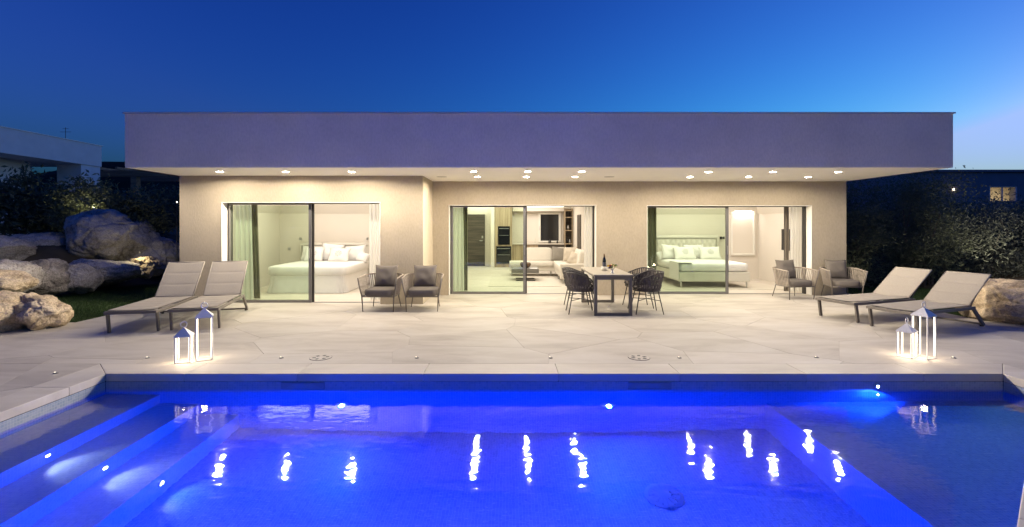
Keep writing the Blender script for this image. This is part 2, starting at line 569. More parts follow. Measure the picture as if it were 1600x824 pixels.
def emblem_mat():
    """white pillowcase with a printed grey rosette (flat print)"""
    m, n, l, p = newmat('pillow_print')
    tc = n.new('ShaderNodeTexCoord'); sx = n.new('ShaderNodeSeparateXYZ'); l.new(tc.outputs['Object'], sx.inputs[0])
    def mth(op, a, b=None, c=None):
        q = n.new('ShaderNodeMath'); q.operation = op
        for i, s_ in enumerate((a, b, c)):
            if s_ is None: continue
            if hasattr(s_, 'is_linked'): l.new(s_, q.inputs[i])
            else: q.inputs[i].default_value = s_
        return q.outputs[0]
    x = sx.outputs[0]; z = mth('SUBTRACT', sx.outputs[2], .225)
    r = mth('SQRT', mth('ADD', mth('MULTIPLY', x, x), mth('MULTIPLY', z, z)))
    th = mth('ARCTAN2', z, x)
    rim = mth('ADD', .092, mth('MULTIPLY', .008, mth('COSINE', mth('MULTIPLY', th, 8))))
    inside = mth('LESS_THAN', r, rim)
    ring = mth('GREATER_THAN', mth('SINE', mth('ADD', mth('MULTIPLY', r, 190), mth('MULTIPLY', 1.2, mth('COSINE', mth('MULTIPLY', th, 8))))), -.35)
    pet = mth('GREATER_THAN', mth('COSINE', mth('MULTIPLY', th, 8)), -.75)
    front = mth('LESS_THAN', sx.outputs[1], 0)
    k = mth('MULTIPLY', mth('MULTIPLY', inside, ring), mth('MULTIPLY', pet, front))
    mx = n.new('ShaderNodeMixRGB'); mx.inputs[1].default_value = (.80, .78, .74, 1); mx.inputs[2].default_value = (.34, .33, .31, 1)
    l.new(mth('MULTIPLY', k, .85), mx.inputs[0]); l.new(mx.outputs[0], p.inputs['Base Color'])
    p.inputs['Roughness'].default_value = .9; p.inputs['Specular IOR Level'].default_value = .1
    return m


M['emblem'] = emblem_mat()


def watermat():
    m, n, l, p = newmat('pool_water')
    n.remove(p)
    tc = n.new('ShaderNodeTexCoord')
    mp = n.new('ShaderNodeMapping'); mp.inputs['Scale'].default_value = (.5, 1.0, 1)
    l.new(tc.outputs['Object'], mp.inputs[0])
    a = n.new('ShaderNodeTexNoise'); a.inputs['Scale'].default_value = 11; a.inputs['Detail'].default_value = 2
    b = n.new('ShaderNodeTexNoise'); b.inputs['Scale'].default_value = 1.6; b.inputs['Detail'].default_value = 2
    l.new(mp.outputs[0], a.inputs['Vector']); l.new(mp.outputs[0], b.inputs['Vector'])
    ma = n.new('ShaderNodeMath'); ma.operation = 'MULTIPLY_ADD'; ma.inputs[1].default_value = 1.2
    l.new(b.outputs[0], ma.inputs[0]); l.new(a.outputs[0], ma.inputs[2])
    bp = n.new('ShaderNodeBump'); bp.inputs['Strength'].default_value = 1; bp.inputs['Distance'].default_value = .0023
    l.new(ma.outputs[0], bp.inputs['Height'])
    rf = n.new('ShaderNodeBsdfRefraction'); rf.inputs['IOR'].default_value = 1.33; rf.inputs['Roughness'].default_value = 0
    gl = n.new('ShaderNodeBsdfGlossy'); gl.inputs['Roughness'].default_value = .03
    fr = n.new('ShaderNodeFresnel'); fr.inputs[0].default_value = 1.33
    mx = n.new('ShaderNodeMixShader')
    for q in (rf, gl, fr): l.new(bp.outputs[0], q.inputs['Normal'])
    l.new(fr.outputs[0], mx.inputs[0]); l.new(rf.outputs[0], mx.inputs[1]); l.new(gl.outputs[0], mx.inputs[2])
    l.new(mx.outputs[0], n['Material Output'].inputs[0])
    return m


M['water'] = watermat()


def lamp(name, kind, loc, power, col, parent=None, rot=None, **kw):
    d = bpy.data.lights.new(name, kind)
    d.energy = power; d.color = col
    for k, v in kw.items(): setattr(d, k, v)
    o = bpy.data.objects.new(name, d)
    link(o, parent)
    o.location = loc
    if rot is not None: o.rotation_euler = rot
    return o


def batwing(o, top):
    """wide floodlight distribution: intensity rises with the angle from the lamp axis, as a batwing reflector throws it"""
    d = o.data
    d.use_nodes = True
    n, l = d.node_tree.nodes, d.node_tree.links
    em = n['Emission']
    tc = n.new('ShaderNodeTexCoord'); sp = n.new('ShaderNodeSeparateXYZ'); l.new(tc.outputs['Normal'], sp.inputs[0])
    ab = n.new('ShaderNodeMath'); ab.operation = 'ABSOLUTE'; l.new(sp.outputs[2], ab.inputs[0])
    mx = n.new('ShaderNodeMath'); mx.operation = 'MAXIMUM'; mx.inputs[1].default_value = .05; l.new(ab.outputs[0], mx.inputs[0])
    pw = n.new('ShaderNodeMath'); pw.operation = 'POWER'; pw.inputs[1].default_value = -2.2; l.new(mx.outputs[0], pw.inputs[0])
    mn = n.new('ShaderNodeMath'); mn.operation = 'MINIMUM'; mn.inputs[1].default_value = top; l.new(pw.outputs[0], mn.inputs[0])
    # asymmetric reflector: plain towards the house wall (+y), wide throw to the terrace
    mr = n.new('ShaderNodeMapRange'); mr.interpolation_type = 'SMOOTHSTEP'
    mr.inputs[1].default_value = .25; mr.inputs[2].default_value = .6; mr.inputs[3].default_value = 1; mr.inputs[4].default_value = 0
    l.new(sp.outputs[1], mr.inputs[0])
    ma = n.new('ShaderNodeMath'); ma.operation = 'MULTIPLY_ADD'
    sb = n.new('ShaderNodeMath'); sb.operation = 'SUBTRACT'; sb.inputs[1].default_value = 1; l.new(mn.outputs[0], sb.inputs[0])
    l.new(sb.outputs[0], ma.inputs[0]); l.new(mr.outputs[0], ma.inputs[1]); ma.inputs[2].default_value = 1
    l.new(ma.outputs[0], em.inputs['Strength'])
    return o


# ================================================================== polygons for paving
def clip_half(poly, a, b, c):
    """keep a*x+b*y<=c"""
    out = []
    for i in range(len(poly)):
        p, q = poly[i], poly[(i + 1) % len(poly)]
        dp = a * p[0] + b * p[1] - c; dq = a * q[0] + b * q[1] - c
        if dp <= 0: out.append(p)
        if (dp < 0 < dq) or (dq < 0 < dp):
            t = dp / (dp - dq)
            out.append((p[0] + t * (q[0] - p[0]), p[1] + t * (q[1] - p[1])))
    return out


def area(poly):
    return .5 * sum(poly[i][0] * poly[(i + 1) % len(poly)][1] - poly[(i + 1) % len(poly)][0] * poly[i][1] for i in range(len(poly)))


def inset(poly, d):
    out = poly
    n = len(poly)
    for i in range(n):
        p, q = poly[i], poly[(i + 1) % n]
        ex, ey = q[0] - p[0], q[1] - p[1]
        L = math.hypot(ex, ey)
        if L < 1e-6: continue
        nx, ny = ey / L, -ex / L
        out = clip_half(out, nx, ny, nx * p[0] + ny * p[1] - d)
        if len(out) < 3: return []
    return out


# ================================================================== GROUND, TERRACE, POOL
WZ = -.18            # water level
PX0, PX1, PYF, PYN = -4.47, 5.48, 5.36, .7   # pool edges
FLOOR = WZ - 1.15


def smooth(a, b, x):
    t = max(0, min(1, (x - a) / (b - a)))
    return t * t * (3 - 2 * t)


def hgt(x, y):
    h = -.05
    if y > 7:
        h += 1.35 * smooth(-10.2, -12.6, x) * smooth(11.0, 13.4, y)
        h += .9 * smooth(10.5, 16, x) * smooth(7, 11, y)
    r = math.hypot(x, y - 10)
    if r > 30:
        h += .4 * noise.noise((x * .03, y * .03, 0)) * smooth(30, 60, r)
    return h


xs = [-900, -400, -200, -100, -60, -40, -30, -24, -20] + [-18 + i * .5 for i in range(21)] + [-7.4, PX0 - .3, PX1 + .3, 8.2] + [8.5 + i * .5 for i in range(22)] + [22, 26, 32, 40, 60, 100, 200, 400, 900]
ys = [-400, -100, -30, -10, -3, PYN - .3, PYF + .3, 6.5, 7, 7.5] + [8 + i * .5 for i in range(32)] + [26, 30, 36, 45, 60, 90, 150, 300, 700, 1500]
mb = MB()
mb.v = [(x, y, hgt(x, y)) for y in ys for x in xs]
for j in range(len(ys) - 1):
    for i in range(len(xs) - 1):
        if xs[i] >= PX0 - .31 and xs[i + 1] <= PX1 + .31 and ys[j] >= PYN - .31 and ys[j + 1] <= PYF + .31: continue
        a = j * len(xs) + i
        mb.f.append((a, a + 1, a + len(xs) + 1, a + len(xs)))
tag(mb.build('ground', M['earth'], smooth=True), kind='structure')

tag(B(-11.5, -7.36, 8.21, 15, -.049, -.03).build('lawn', M['lawn']), kind='structure')
tag(B(8.21, 11.2, 8.31, 15, -.049, -.03).build('lawn', M['lawn']), kind='structure')

# grass blades, uncountable
def grass(regions, n, name, label):
    mb = MB()
    rnd = random.Random(3)
    for (x0, x1, y0, y1, k) in regions:
        for _ in range(k):
            x, y = rnd.uniform(x0, x1), rnd.uniform(y0, y1)
            h = rnd.uniform(.02, .05); a = rnd.uniform(0, PI); w_ = .004
            dx, dy = math.cos(a) * w_, math.sin(a) * w_
            lx, ly = rnd.uniform(-.02, .02), rnd.uniform(-.02, .02)
            z = -.032
            mb.add([(x - dx, y - dy, z), (x + dx, y + dy, z), (x + lx, y + ly, z + h)], [(0, 1, 2)])
    return tag(mb.build(name, M['grass']), label, 'grass', kind='stuff')


grass([(-11.4, -7.38, 8.22, 13.5, 42000)], 0, 'grass', 'short green lawn grass between the left boulders and the terrace')
grass([(8.22, 11, 8.32, 13, 20000)], 0, 'grass', 'short green lawn grass behind the right-hand loungers')

# terrace : grout bed + irregular slabs
terr = MB()
REG = [(-7.35, 8.2, 5.76, 11.75), (-13.5, -7.352, 1.0, 8.2), (-7.35, -4.872, 1.0, 5.758), (5.882, 8.2, 3.4, 5.758), (8.202, 13, 1.5, 8.3)]
for (x0, x1, y0, y1) in REG:
    terr.box(x0 + .004, x1 - .004, y0 + .004, y1 - .004, -.045, -.007)
terrace = terr.build('terrace', M['grout'])
tag(terrace, kind='structure')
rnd = random.Random(12)
seeds = []
yy = 0.2; row = 0
while yy < 13:
    xx = -15 + (row % 2) * .8
    while xx < 15:
        seeds.append((xx + rnd.uniform(-.62, .62), yy + rnd.uniform(-.42, .42)))
        xx += 1.75
    yy += 1.12; row += 1
for si, (sx_, sy_) in enumerate(seeds):
    cell = [(sx_ - 3, sy_ - 3), (sx_ + 3, sy_ - 3), (sx_ + 3, sy_ + 3), (sx_ - 3, sy_ + 3)]
    for tj, (tx, ty) in enumerate(seeds):
        if tj == si or abs(tx - sx_) > 5 or abs(ty - sy_) > 5: continue
        a, b = tx - sx_, ty - sy_
        cell = clip_half(cell, a, b, a * (tx + sx_) / 2 + b * (ty + sy_) / 2)
        if len(cell) < 3: break
    for (x0, x1, y0, y1) in REG:
        c = cell
        for (a, b, k) in ((-1, 0, -x0), (1, 0, x1), (0, -1, -y0), (0, 1, y1)):
            c = clip_half(c, a, b, k)
            if len(c) < 3: break
        if len(c) < 3: continue
        c = inset(c, .0022)
        if len(c) < 3 or area(c) < .0004: continue
        dz = rnd.uniform(-.0012, 0)
        MB().prism(c, -.03, dz).build('paving_slab', M['deck'], terrace)

# coping
cop = MB().box(PX0 - .39, PX1 + .39, PYF + .012, PYF + .39, -.045, -.02).box(PX0 - .39, PX0 - .012, 1.0, PYF + .012, -.045, -.02).build('pool_coping', M['grout'])
tag(cop, kind='structure')
def cslab(poly):
    p = inset(poly, .0018)
    o = MB().prism(p, -.085, .0012).build('coping_slab', M['coping'], cop, bevel=.006)
xc = [PX0, -3.6, -2.35, -.95, .55, 1.9, 3.3, 4.6, PX1]
for i in range(len(xc) - 1):
    a0 = xc[i] if i else PX0; b0 = xc[i + 1]
    cslab([(a0, PYF), (b0, PYF), (b0 + (.4 if i == len(xc) - 2 else 0), PYF + .4), (a0 - (.4 if i == 0 else 0), PYF + .4)])
yc = [1.0, 2.3, 3.6, 4.92, PYF]
for i in range(4):
    t = .4 if i == 3 else 0
    cslab([(PX0 - .4, yc[i]), (PX0, yc[i]), (PX0, yc[i + 1]), (PX0 - .4, yc[i + 1] + t)])
# right side: short straight piece and the diagonal edge that comes back towards the house side of the camera
DG0, DG1 = (PX1, 5.0), (2.0, 1.97)
dl = math.hypot(DG1[0] - DG0[0], DG1[1] - DG0[1]); du = ((DG1[0] - DG0[0]) / dl, (DG1[1] - DG0[1]) / dl); dn = (-du[1], du[0])
if dn[0] < 0: dn = (-dn[0], -dn[1])
cslab([(PX1, 5.0), (PX1 + .4, 4.85), (PX1 + .4, PYF + .4), (PX1, PYF)])
for i in range(4):
    t0, t1 = dl * i / 4, dl * (i + 1) / 4
    P_ = lambda t, s: (DG0[0] + du[0] * t + dn[0] * s, DG0[1] + du[1] * t + dn[1] * s)
    q = [P_(t0, 0), P_(t1, 0), P_(t1, .4), P_(t0, .4)]
    if area(q) < 0: q = q[::-1]
    cslab(q)
# deck fill to the right of the diagonal
q = [(2.3, 1.65), (8.2, 1.0), (8.2, 3.39), (5.92, 3.39), (5.92, 4.72)]
MB().prism(q, -.045, -.0015).build('paving_slab', M['deck'], terrace)

# basin -------------------------------------------------------------
basin = thing('pool_basin', None, None)
tag(basin, kind='structure')
NY = .72
SHX = 2.84; SHZ = WZ - .42
mb = MB()   # deep floor
mb.add([(PX0, NY, FLOOR), (SHX, NY, FLOOR), (SHX, PYF, FLOOR), (PX0, PYF, FLOOR)], [(0, 1, 2, 3)])
mb.build('pool_floor', M['tile'], basin)
mb = MB()   # far wall, deep part and shelf part
mb.add([(PX0, PYF, FLOOR), (SHX, PYF, FLOOR), (SHX, PYF, WZ - .07), (PX0, PYF, WZ - .07)], [(0, 1, 2, 3)])
mb.add([(SHX, PYF, SHZ), (PX1, PYF, SHZ), (PX1, PYF, WZ - .07), (SHX, PYF, WZ - .07)], [(0, 1, 2, 3)])
mb.add([(PX0, NY, FLOOR), (PX0, PYF, FLOOR), (PX0, PYF, WZ - .07), (PX0, NY, WZ - .07)], [(0, 1, 2, 3)])
mb.add([(PX0, NY, FLOOR), (6, NY, FLOOR), (6, NY, -.086), (PX0, NY, -.086)], [(3, 2, 1, 0)])
mb.add([(PX1, PYF, SHZ), (PX1, 5, SHZ), (PX1, 5, WZ - .07), (PX1, PYF, WZ - .07)], [(0, 1, 2, 3)])
mb.add([(*DG0, FLOOR), (*DG1, FLOOR), (*DG1, WZ - .07), (*DG0, WZ - .07)], [(0, 1, 2, 3)])
mb.add([(*DG1, FLOOR), (2.0, NY, FLOOR), (2.0, NY, -.086), (*DG1, -.086)], [(0, 1, 2, 3)])
mb.build('pool_wall', M['tile'], basin)
mb = MB()   # waterline band
z0, z1 = WZ - .07, -.086
mb.add([(PX0, PYF + .002, z0), (PX1, PYF + .002, z0), (PX1, PYF + .002, z1), (PX0, PYF + .002, z1)], [(0, 1, 2, 3)])
mb.add([(PX0 - .002, NY, z0), (PX0 - .002, PYF, z0), (PX0 - .002, PYF, z1), (PX0 - .002, NY, z1)], [(0, 1, 2, 3)])
mb.add([(PX1 + .002, PYF, z0), (PX1 + .002, 5, z0), (PX1 + .002, 5, z1), (PX1 + .002, PYF, z1)], [(0, 1, 2, 3)])
mb.add([(*DG0, z0), (*DG1, z0), (*DG1, z1), (*DG0, z1)], [(0, 1, 2, 3)])
mb.build('waterline_tile', M['tileband'], basin)
# shelf
mb = MB()
mb.add([(SHX, NY, FLOOR), (SHX, NY, SHZ), (SHX, PYF, SHZ), (SHX, PYF, FLOOR)], [(0, 1, 2, 3)])
mb.add([(SHX, NY, SHZ), (6.2, NY, SHZ), (6.2, PYF, SHZ), (SHX, PYF, SHZ)], [(0, 1, 2, 3)])
mb.build('shallow_shelf', M['tile'], basin)
# steps
ST = [(-3.87, WZ - .17), (-3.43, WZ - .47), (-2.99, WZ - .78)]
prev = PX0
for i, (x1, z) in enumerate(ST):
    zb = ST[i + 1][1] if i < 2 else FLOOR
    mb = MB()
    mb.add([(prev, NY, z), (x1, NY, z), (x1, PYF, z), (prev, PYF, z)], [(0, 1, 2, 3)])
    mb.add([(x1, NY, zb), (x1, PYF, zb), (x1, PYF, z), (x1, NY, z)], [(0, 1, 2, 3)])
    mb.build('step', M['tile_bright'], basin)
    prev = x1
# skimmer mouths
for x in (-2.28, 1.56):
    s = B(x - .24, x + .24, PYF - .012, PYF + .001, -.168, -.093).build('skimmer_mouth', M['skim'], basin)
    mb = MB()
    mb.add([(x - .22, PYF - .014, -.162), (x + .22, PYF - .014, -.162), (x + .1, PYF - .016, -.105), (x - .1, PYF - .016, -.105)], [(0, 1, 2, 3)])
    mb.build('weir_flap', M['weir'], s)
    MB().box(x - .25, x + .25, PYF - .016, PYF + .001, -.172, -.1675).build('skimmer_frame', M['abs'], s)

# water: closed top sheet
wp = [(PX0, NY), (2.0, NY), DG1, DG0, (PX1, PYF), (PX0, PYF)]
mbw = MB(); mbw.add([(p[0], p[1], WZ) for p in wp], [tuple(range(len(wp)))])
tag(mbw.build('pool_water', M['water']), kind='structure')

# ------------------------------------------------------------------ pool fittings
def pool_lamp(loc, face, label, power, shown=True):
    t = thing('pool_lamp', label, 'pool lamp', loc, 0, 'blue pool lamps')
    rx = {'-y': (R(90), 0, 0), '+y': (R(-90), 0, 0)}[face]
    o = MB().lathe([(.085, 0), (.085, .012), (.065, .022)], n=24).build('bezel', M['abs'], t, rot=rx)
    o2 = MB().lathe([(.026, .0225), (.026, .026)], n=24).build('lens', M['pooldisc'], t, rot=rx)
    l = lamp('pool_lamp_light', 'AREA', (0, -.06 if face == '-y' else .06, 0), power, (.001, .044, 1.0), t,
             rot=(R(-90), 0, 0) if face == '-y' else (R(90), 0, 0), shape='DISK', size=.045)
    return t


pool_lamp((-1.84, PYF, -.62), '-y', 'lit pool lamp in the far pool wall, left of centre', P_POOL * .75)
pool_lamp((1.10, PYF, -.62), '-y', 'lit pool lamp in the far pool wall, right of centre', P_POOL * .75)
pool_lamp((-1.84, NY, -.62), '+y', 'pool lamp in the near pool wall opposite the steps', P_POOL)
pool_lamp((1.10, NY, -.62), '+y', 'pool lamp in the near pool wall nearest the shelf', P_POOL)
t = thing('pool_lamp', 'small bright lamp at the waterline above the shallow shelf', 'pool lamp', (4.08, PYF, -.135), 0, 'blue pool lamps')
MB().lathe([(.03, 0), (.03, .01), (.022, .016)], n=18).build('bezel', M['abs'], t, rot=(R(90), 0, 0))
MB().lathe([(.011, .0162), (.011, .019)], n=18).build('lens', M['pooldisc'], t, rot=(R(90), 0, 0))
lamp('shelf_lamp_light', 'AREA', (0, -.03, -.12), 40, (.01, .07, 1), t, rot=(R(60), 0, R(35)), shape='DISK', size=.04)
for i, ((x1, z), zz) in enumerate(zip(ST, (-.12, -.13, -.15))):
    t = thing('step_lamp', 'small white lamp on the riser of the %s pool step' % ('first', 'second', 'third')[i], 'step lamp', (x1, (4.05, 4.1, 4.15)[i], z + zz), 0, 'pool step lamps')
    MB().lathe([(.03, 0), (.03, .006), (.024, .01)], n=18).build('bezel', M['abs'], t, rot=(0, R(90), 0))
    MB().lathe([(.021, .0102), (.021, .013)], n=18).build('lens', M['stepdisc'], t, rot=(0, R(90), 0))
    lamp('step_lamp_light', 'SPOT', (.03, 0, 0), 3.2, (.45, .6, 1), t, rot=(0, R(-58), 0), spot_size=R(95), spot_blend=.7, shadow_soft_size=.02)
t = thing('pool_drain', 'round slotted drain cover on the pool floor', 'drain', (1.36, 4.24, FLOOR))
MB().lathe([(.17, .002), (.17, .012), (.14, .022), (.02, .028)], n=28).build('cover', M['weir'], t, smooth=False)
for k in range(16):
    a = 2 * PI * k / 16
    MB().bar((.06 * math.cos(a), .06 * math.sin(a), .0285), (.135 * math.cos(a), .135 * math.sin(a), .0245), .012, .004).build('slot', M['skim'], t)

# ================================================================== VILLA
villa = thing('villa', 'low flat-roofed villa with beige rendered walls and deep overhanging fascia', 'house')
X0, X1 = -6.87, 7.95
Y1, Y2 = 10.09, 11.39
TH = .31
SZ = 2.68
YB = 20.2
FY = 8.65
# roof
roof = B(X0, X1, FY, YB, SZ + .02, 3.64).build('roof', M['fascia'], villa, bevel=.006)
B(X0 - .025, X1 + .025, FY - .025, YB + .02, 3.642, 3.668).build('roof_cap', M['capmetal'], roof)
B(X0 + .004, X1 - .004, FY + .004, YB - .01, SZ, SZ + .019).build('soffit', M['soffit'], roof)
# front walls (piers and lintels butted)
L0, L1, LH = -6.0, -2.68, 2.13
V0, V1, VH = -1.416, 2.063, 2.125
Q0, Q1, QH = 3.25, 7.14, 2.115
mb = MB()
mb.box(X0, L0, Y1, Y1 + TH, 0, SZ).box(L1, -1.79, Y1, Y1 + TH, 0, SZ).box(L0, L1, Y1, Y1 + TH, LH, SZ)
mb.box(-2.09, -1.79, Y1 + TH, Y2 + TH, 0, SZ)
mb.build('wall', M['wall'], villa)
mb = MB()
mb.box(-1.79, V0, Y2, Y2 + TH, 0, SZ).box(V1, Q0, Y2, Y2 + TH, 0, SZ).box(Q1, X1, Y2, Y2 + TH, 0, SZ)
mb.box(V0, V1, Y2, Y2 + TH, VH, SZ).box(Q0, Q1, Y2, Y2 + TH, QH, SZ)
mb.build('wall', M['wall'], villa)
mb = MB()
mb.box(X0, X0 + .27, Y1 + TH, YB, 0, SZ).box(X1 - .3, X1, Y2 + TH, YB, 0, SZ).box(X0 + .27, X1 - .3, YB - .3, YB, 0, SZ)
mb.build('wall', M['wall'], villa)
# white reveals (thin linings, 6 mm proud of the opening faces)
def reveal(x0, x1, y, h):
    mb = MB()
    mb.box(x0, x0 + .012, y - .006, y + TH + .004, 0, h).box(x1 - .012, x1, y - .006, y + TH + .004, 0, h)
    mb.box(x0 + .012, x1 - .012, y - .006, y + TH + .004, h - .012, h)
    mb.build('door_reveal', M['white'], villa)
reveal(L0, L1, Y1, LH); reveal(V0, V1, Y2, VH); reveal(Q0, Q1, Y2, QH)
# interior shells
CZ = 2.62
def room(x0, x1, y0, y1, doors=None):
    B(x0, x1, y0, y1, -.02, .003).build('room_floor', M['infloor'], villa)
    B(x0, x1, y0, y1, CZ, CZ + .05).build('ceiling', M['soffit'], villa)
    B(x0 - .1, x0, y0, y1, .003, CZ).build('interior_wall', M['inwall'], villa)
    B(x1, x1 + .1, y0, y1, .003, CZ).build('interior_wall', M['inwall'], villa)
    B(x0 - .1, x1 + .1, y1, y1 + .1, .003, CZ).build('interior_wall', M['inwall'], villa)
RL = (-6.59, -2.2, Y1 + TH + .004, 13.9)
RV = (-1.98, 2.53, Y2 + TH + .004, 19.5)
RQ = (2.80, 7.64, Y2 + TH + .004, 14.8)
for r_ in (RL, RV, RQ): room(*r_)
# sloped coves at the top of the bedroom walls
def cove(x0, x1, y1, zl, side):
    d = .42
    mb = MB()
    c = .25
    if side == 'L':   # left corner
        mb.add([(x0, y1, zl), (x1, y1, zl), (x1, y1 - d, CZ), (x0 + c, y1 - d, CZ)], [(0, 1, 2, 3)])
        mb.add([(x0, y1 - 3.4, zl), (x0, y1, zl), (x0 + d, y1 - c, CZ), (x0 + d, y1 - 3.4, CZ)], [(0, 1, 2, 3)])
        mb.add([(x0, y1, zl), (x0 + c, y1 - d, CZ), (x0 + d, y1 - c, CZ)], [(0, 1, 2)])
    else:
        mb.add([(x0, y1, zl), (x1, y1, zl), (x1 - c, y1 - d, CZ), (x0, y1 - d, CZ)], [(0, 1, 2, 3)])
        mb.add([(x1, y1, zl), (x1, y1 - 3.0, zl), (x1 - d, y1 - 3.0, CZ), (x1 - d, y1 - c, CZ)], [(0, 1, 2, 3)])
        mb.add([(x1, y1, zl), (x1 - d, y1 - c, CZ), (x1 - c, y1 - d, CZ)], [(0, 1, 2)])
    mb.build('ceiling_cove', M['inwall'], villa)
cove(RL[0] + .004, RL[1] - .004, RL[3] - .004, 1.98, 'L')
cove(RQ[0] + .004, RQ[1] - .004, RQ[3] - .004, 1.98, 'R')
# thresholds / tracks
for (x0, x1, y) in ((L0, L1, Y1), (V0, V1, Y2), (Q0, Q1, Y2)):
    B(x0 + .013, x1 - .013, y + .2, y + .3, .0005, .006).build('door_track', M['framel'], villa)


# sliding doors: fixed pane plus the slid-open leaf stacked behind it
def sliding(name, x0, x1, y, h, mid, leftframe, rightframe):
    t = MB()
    t.box(x0 + .013, x1 - .013, y + .195, y + .305, h - .027, h - .013)
    if leftframe: t.box(x0 + .013, x0 + .013 + leftframe, y + .2, y + .30, .006, h - .027)
    if rightframe: t.box(x1 - .013 - rightframe, x1 - .013, y + .2, y + .30, .006, h - .027)
    d = t.build('sliding_glass_door', M['frame'], villa)
    for k, (yy, dx) in enumerate(((y + .215, 0), (y + .27, .03))):
        a, b = x0 + .013 + leftframe, mid + dx
        MB().box(a, a + .035, yy - .02, yy + .02, .007, h - .028).box(b - .06, b, yy - .02, yy + .02, .007, h - .028) \
            .box(a + .035, b - .06, yy - .018, yy + .018, .007, .05).box(a + .035, b - .06, yy - .018, yy + .018, h - .045, h - .028) \
            .build('leaf_frame', M['frame'] if k else M['framel'], d)
        B(a + .03, b - .055, yy - .004, yy + .004, .045, h - .06).build('pane', M['glass'], d)
    MB().tube([(mid - .03, y + .185, .95), (mid - .03, y + .17, .95), (mid - .03, y + .17, 1.15), (mid - .03, y + .185, 1.15)], .008, 6).build('handle', M['steel'], d)


sliding('sliding_glass_door', L0, L1, Y1, LH, -4.20, .03, 0)
sliding('sliding_glass_door', V0, V1, Y2, VH, .405, .03, .035)
sliding('sliding_glass_door', Q0, Q1, Y2, QH, 5.26, .02, .04)

# living-room back wall features (parts of the house)
door = B(-1.80, -.96, 19.44, 19.498, .006, 2.08).build('entrance_door', M['walnut'], villa)
for z in (.42, .83, 1.24, 1.65):
    B(-1.80, -.96, 19.436, 19.4395, z, z + .012).build('door_groove', M['frame'], door)
MB().tube([(-1.06, 19.43, 1.02), (-1.06, 19.39, 1.02), (-1.18, 19.39, 1.02)], .01, 6).build('door_handle', M['steel'], door)
B(-1.09, -1.03, 19.425, 19.4355, 1.12, 1.22).build('lock_plate', M['steel'], door)
B(-.70, -.56, 18.86, 19.495, .004, 2.5).build('interior_wall', M['inwall'], villa)
win = MB().box(1.19, 2.10, 19.44, 19.498, .96, 1.02).box(1.19, 2.10, 19.44, 19.498, 2.08, 2.16).box(1.19, 1.28, 19.44, 19.498, 1.02, 2.08).box(2.01, 2.10, 19.44, 19.498, 1.02, 2.08).build('window', M['white'], villa, bevel=.006)
B(1.279, 2.011, 19.47, 19.485, 1.021, 2.079).build('pane', M['black'], win)
MB().box(1.225, 1.24, 19.42, 19.439, 1.45, 1.6).build('window_handle', M['steel'], win)
B(.16, 2.18, 19.1, 19.499, 2.2, 2.37).build('bulkhead', M['inwall'], villa)
B(.16, 2.18, 19.25, 19.4, 2.372, 2.385).build('cove_light', M['cove'], villa)
B(-1.9, -.72, 19.25, 19.4, 2.40, 2.412).build('cove_light', M['cove'], villa)
B(2.50, 2.528, 16.9, 17.7, .004, 2.02).build('passage_door', M['walnut'], villa)
# lit niche in right bedroom
ni = MB().box(6.78, 6.84, 14.74, 14.799, .72, 2.16).box(7.46, 7.52, 14.74, 14.799, .72, 2.16).box(6.84, 7.46, 14.74, 14.799, .72, .78).box(6.84, 7.46, 14.74, 14.799, 2.1, 2.16).build('niche_frame', M['white'], villa, bevel=.01)
B(6.85, 7.45, 14.76, 14.79, 2.075, 2.098).build('niche_light', M['cove'], ni)
lamp('niche_lamp', 'AREA', (7.15, 14.72, 2.07), 3.2, (1, .93, .82), villa, rot=(R(25), 0, 0), shape='RECTANGLE', size=.55, size_y=.04)
# sockets
B(-6.35, -6.27, 13.885, 13.899, .93, 1.01).build('wall_socket', M['steel'], villa)
B(7.0, 7.09, 14.79, 14.7995, .28, .36).build('wall_socket', M['white'], villa)
B(2.77, 2.89, Y2 - .012, Y2 - .001, .36, .44).build('outdoor_socket', M['white'], villa)
# room lamps recessed in the ceilings
lamp('bedroom_lamp', 'AREA', (-4.4, 11.9, CZ - .02), 66 * P_ROOM, (1, .92, .81), villa, rot=(0, 0, 0), shape='RECTANGLE', size=3.4, size_y=2.6)
lamp('living_lamp', 'AREA', (.2, 14.0, CZ - .02), 85 * P_ROOM, (1, .93, .82), villa, shape='RECTANGLE', size=3.2, size_y=3.0)
lamp('kitchen_lamp', 'AREA', (.2, 17.9, CZ - .02), 62 * P_ROOM, (1, .93, .82), villa, shape='RECTANGLE', size=3.2, size_y=1.4)
lamp('bedroom_lamp', 'AREA', (5.2, 13.2, CZ - .02), 66 * P_ROOM, (1, .92, .81), villa, shape='RECTANGLE', size=3.6, size_y=1.8)

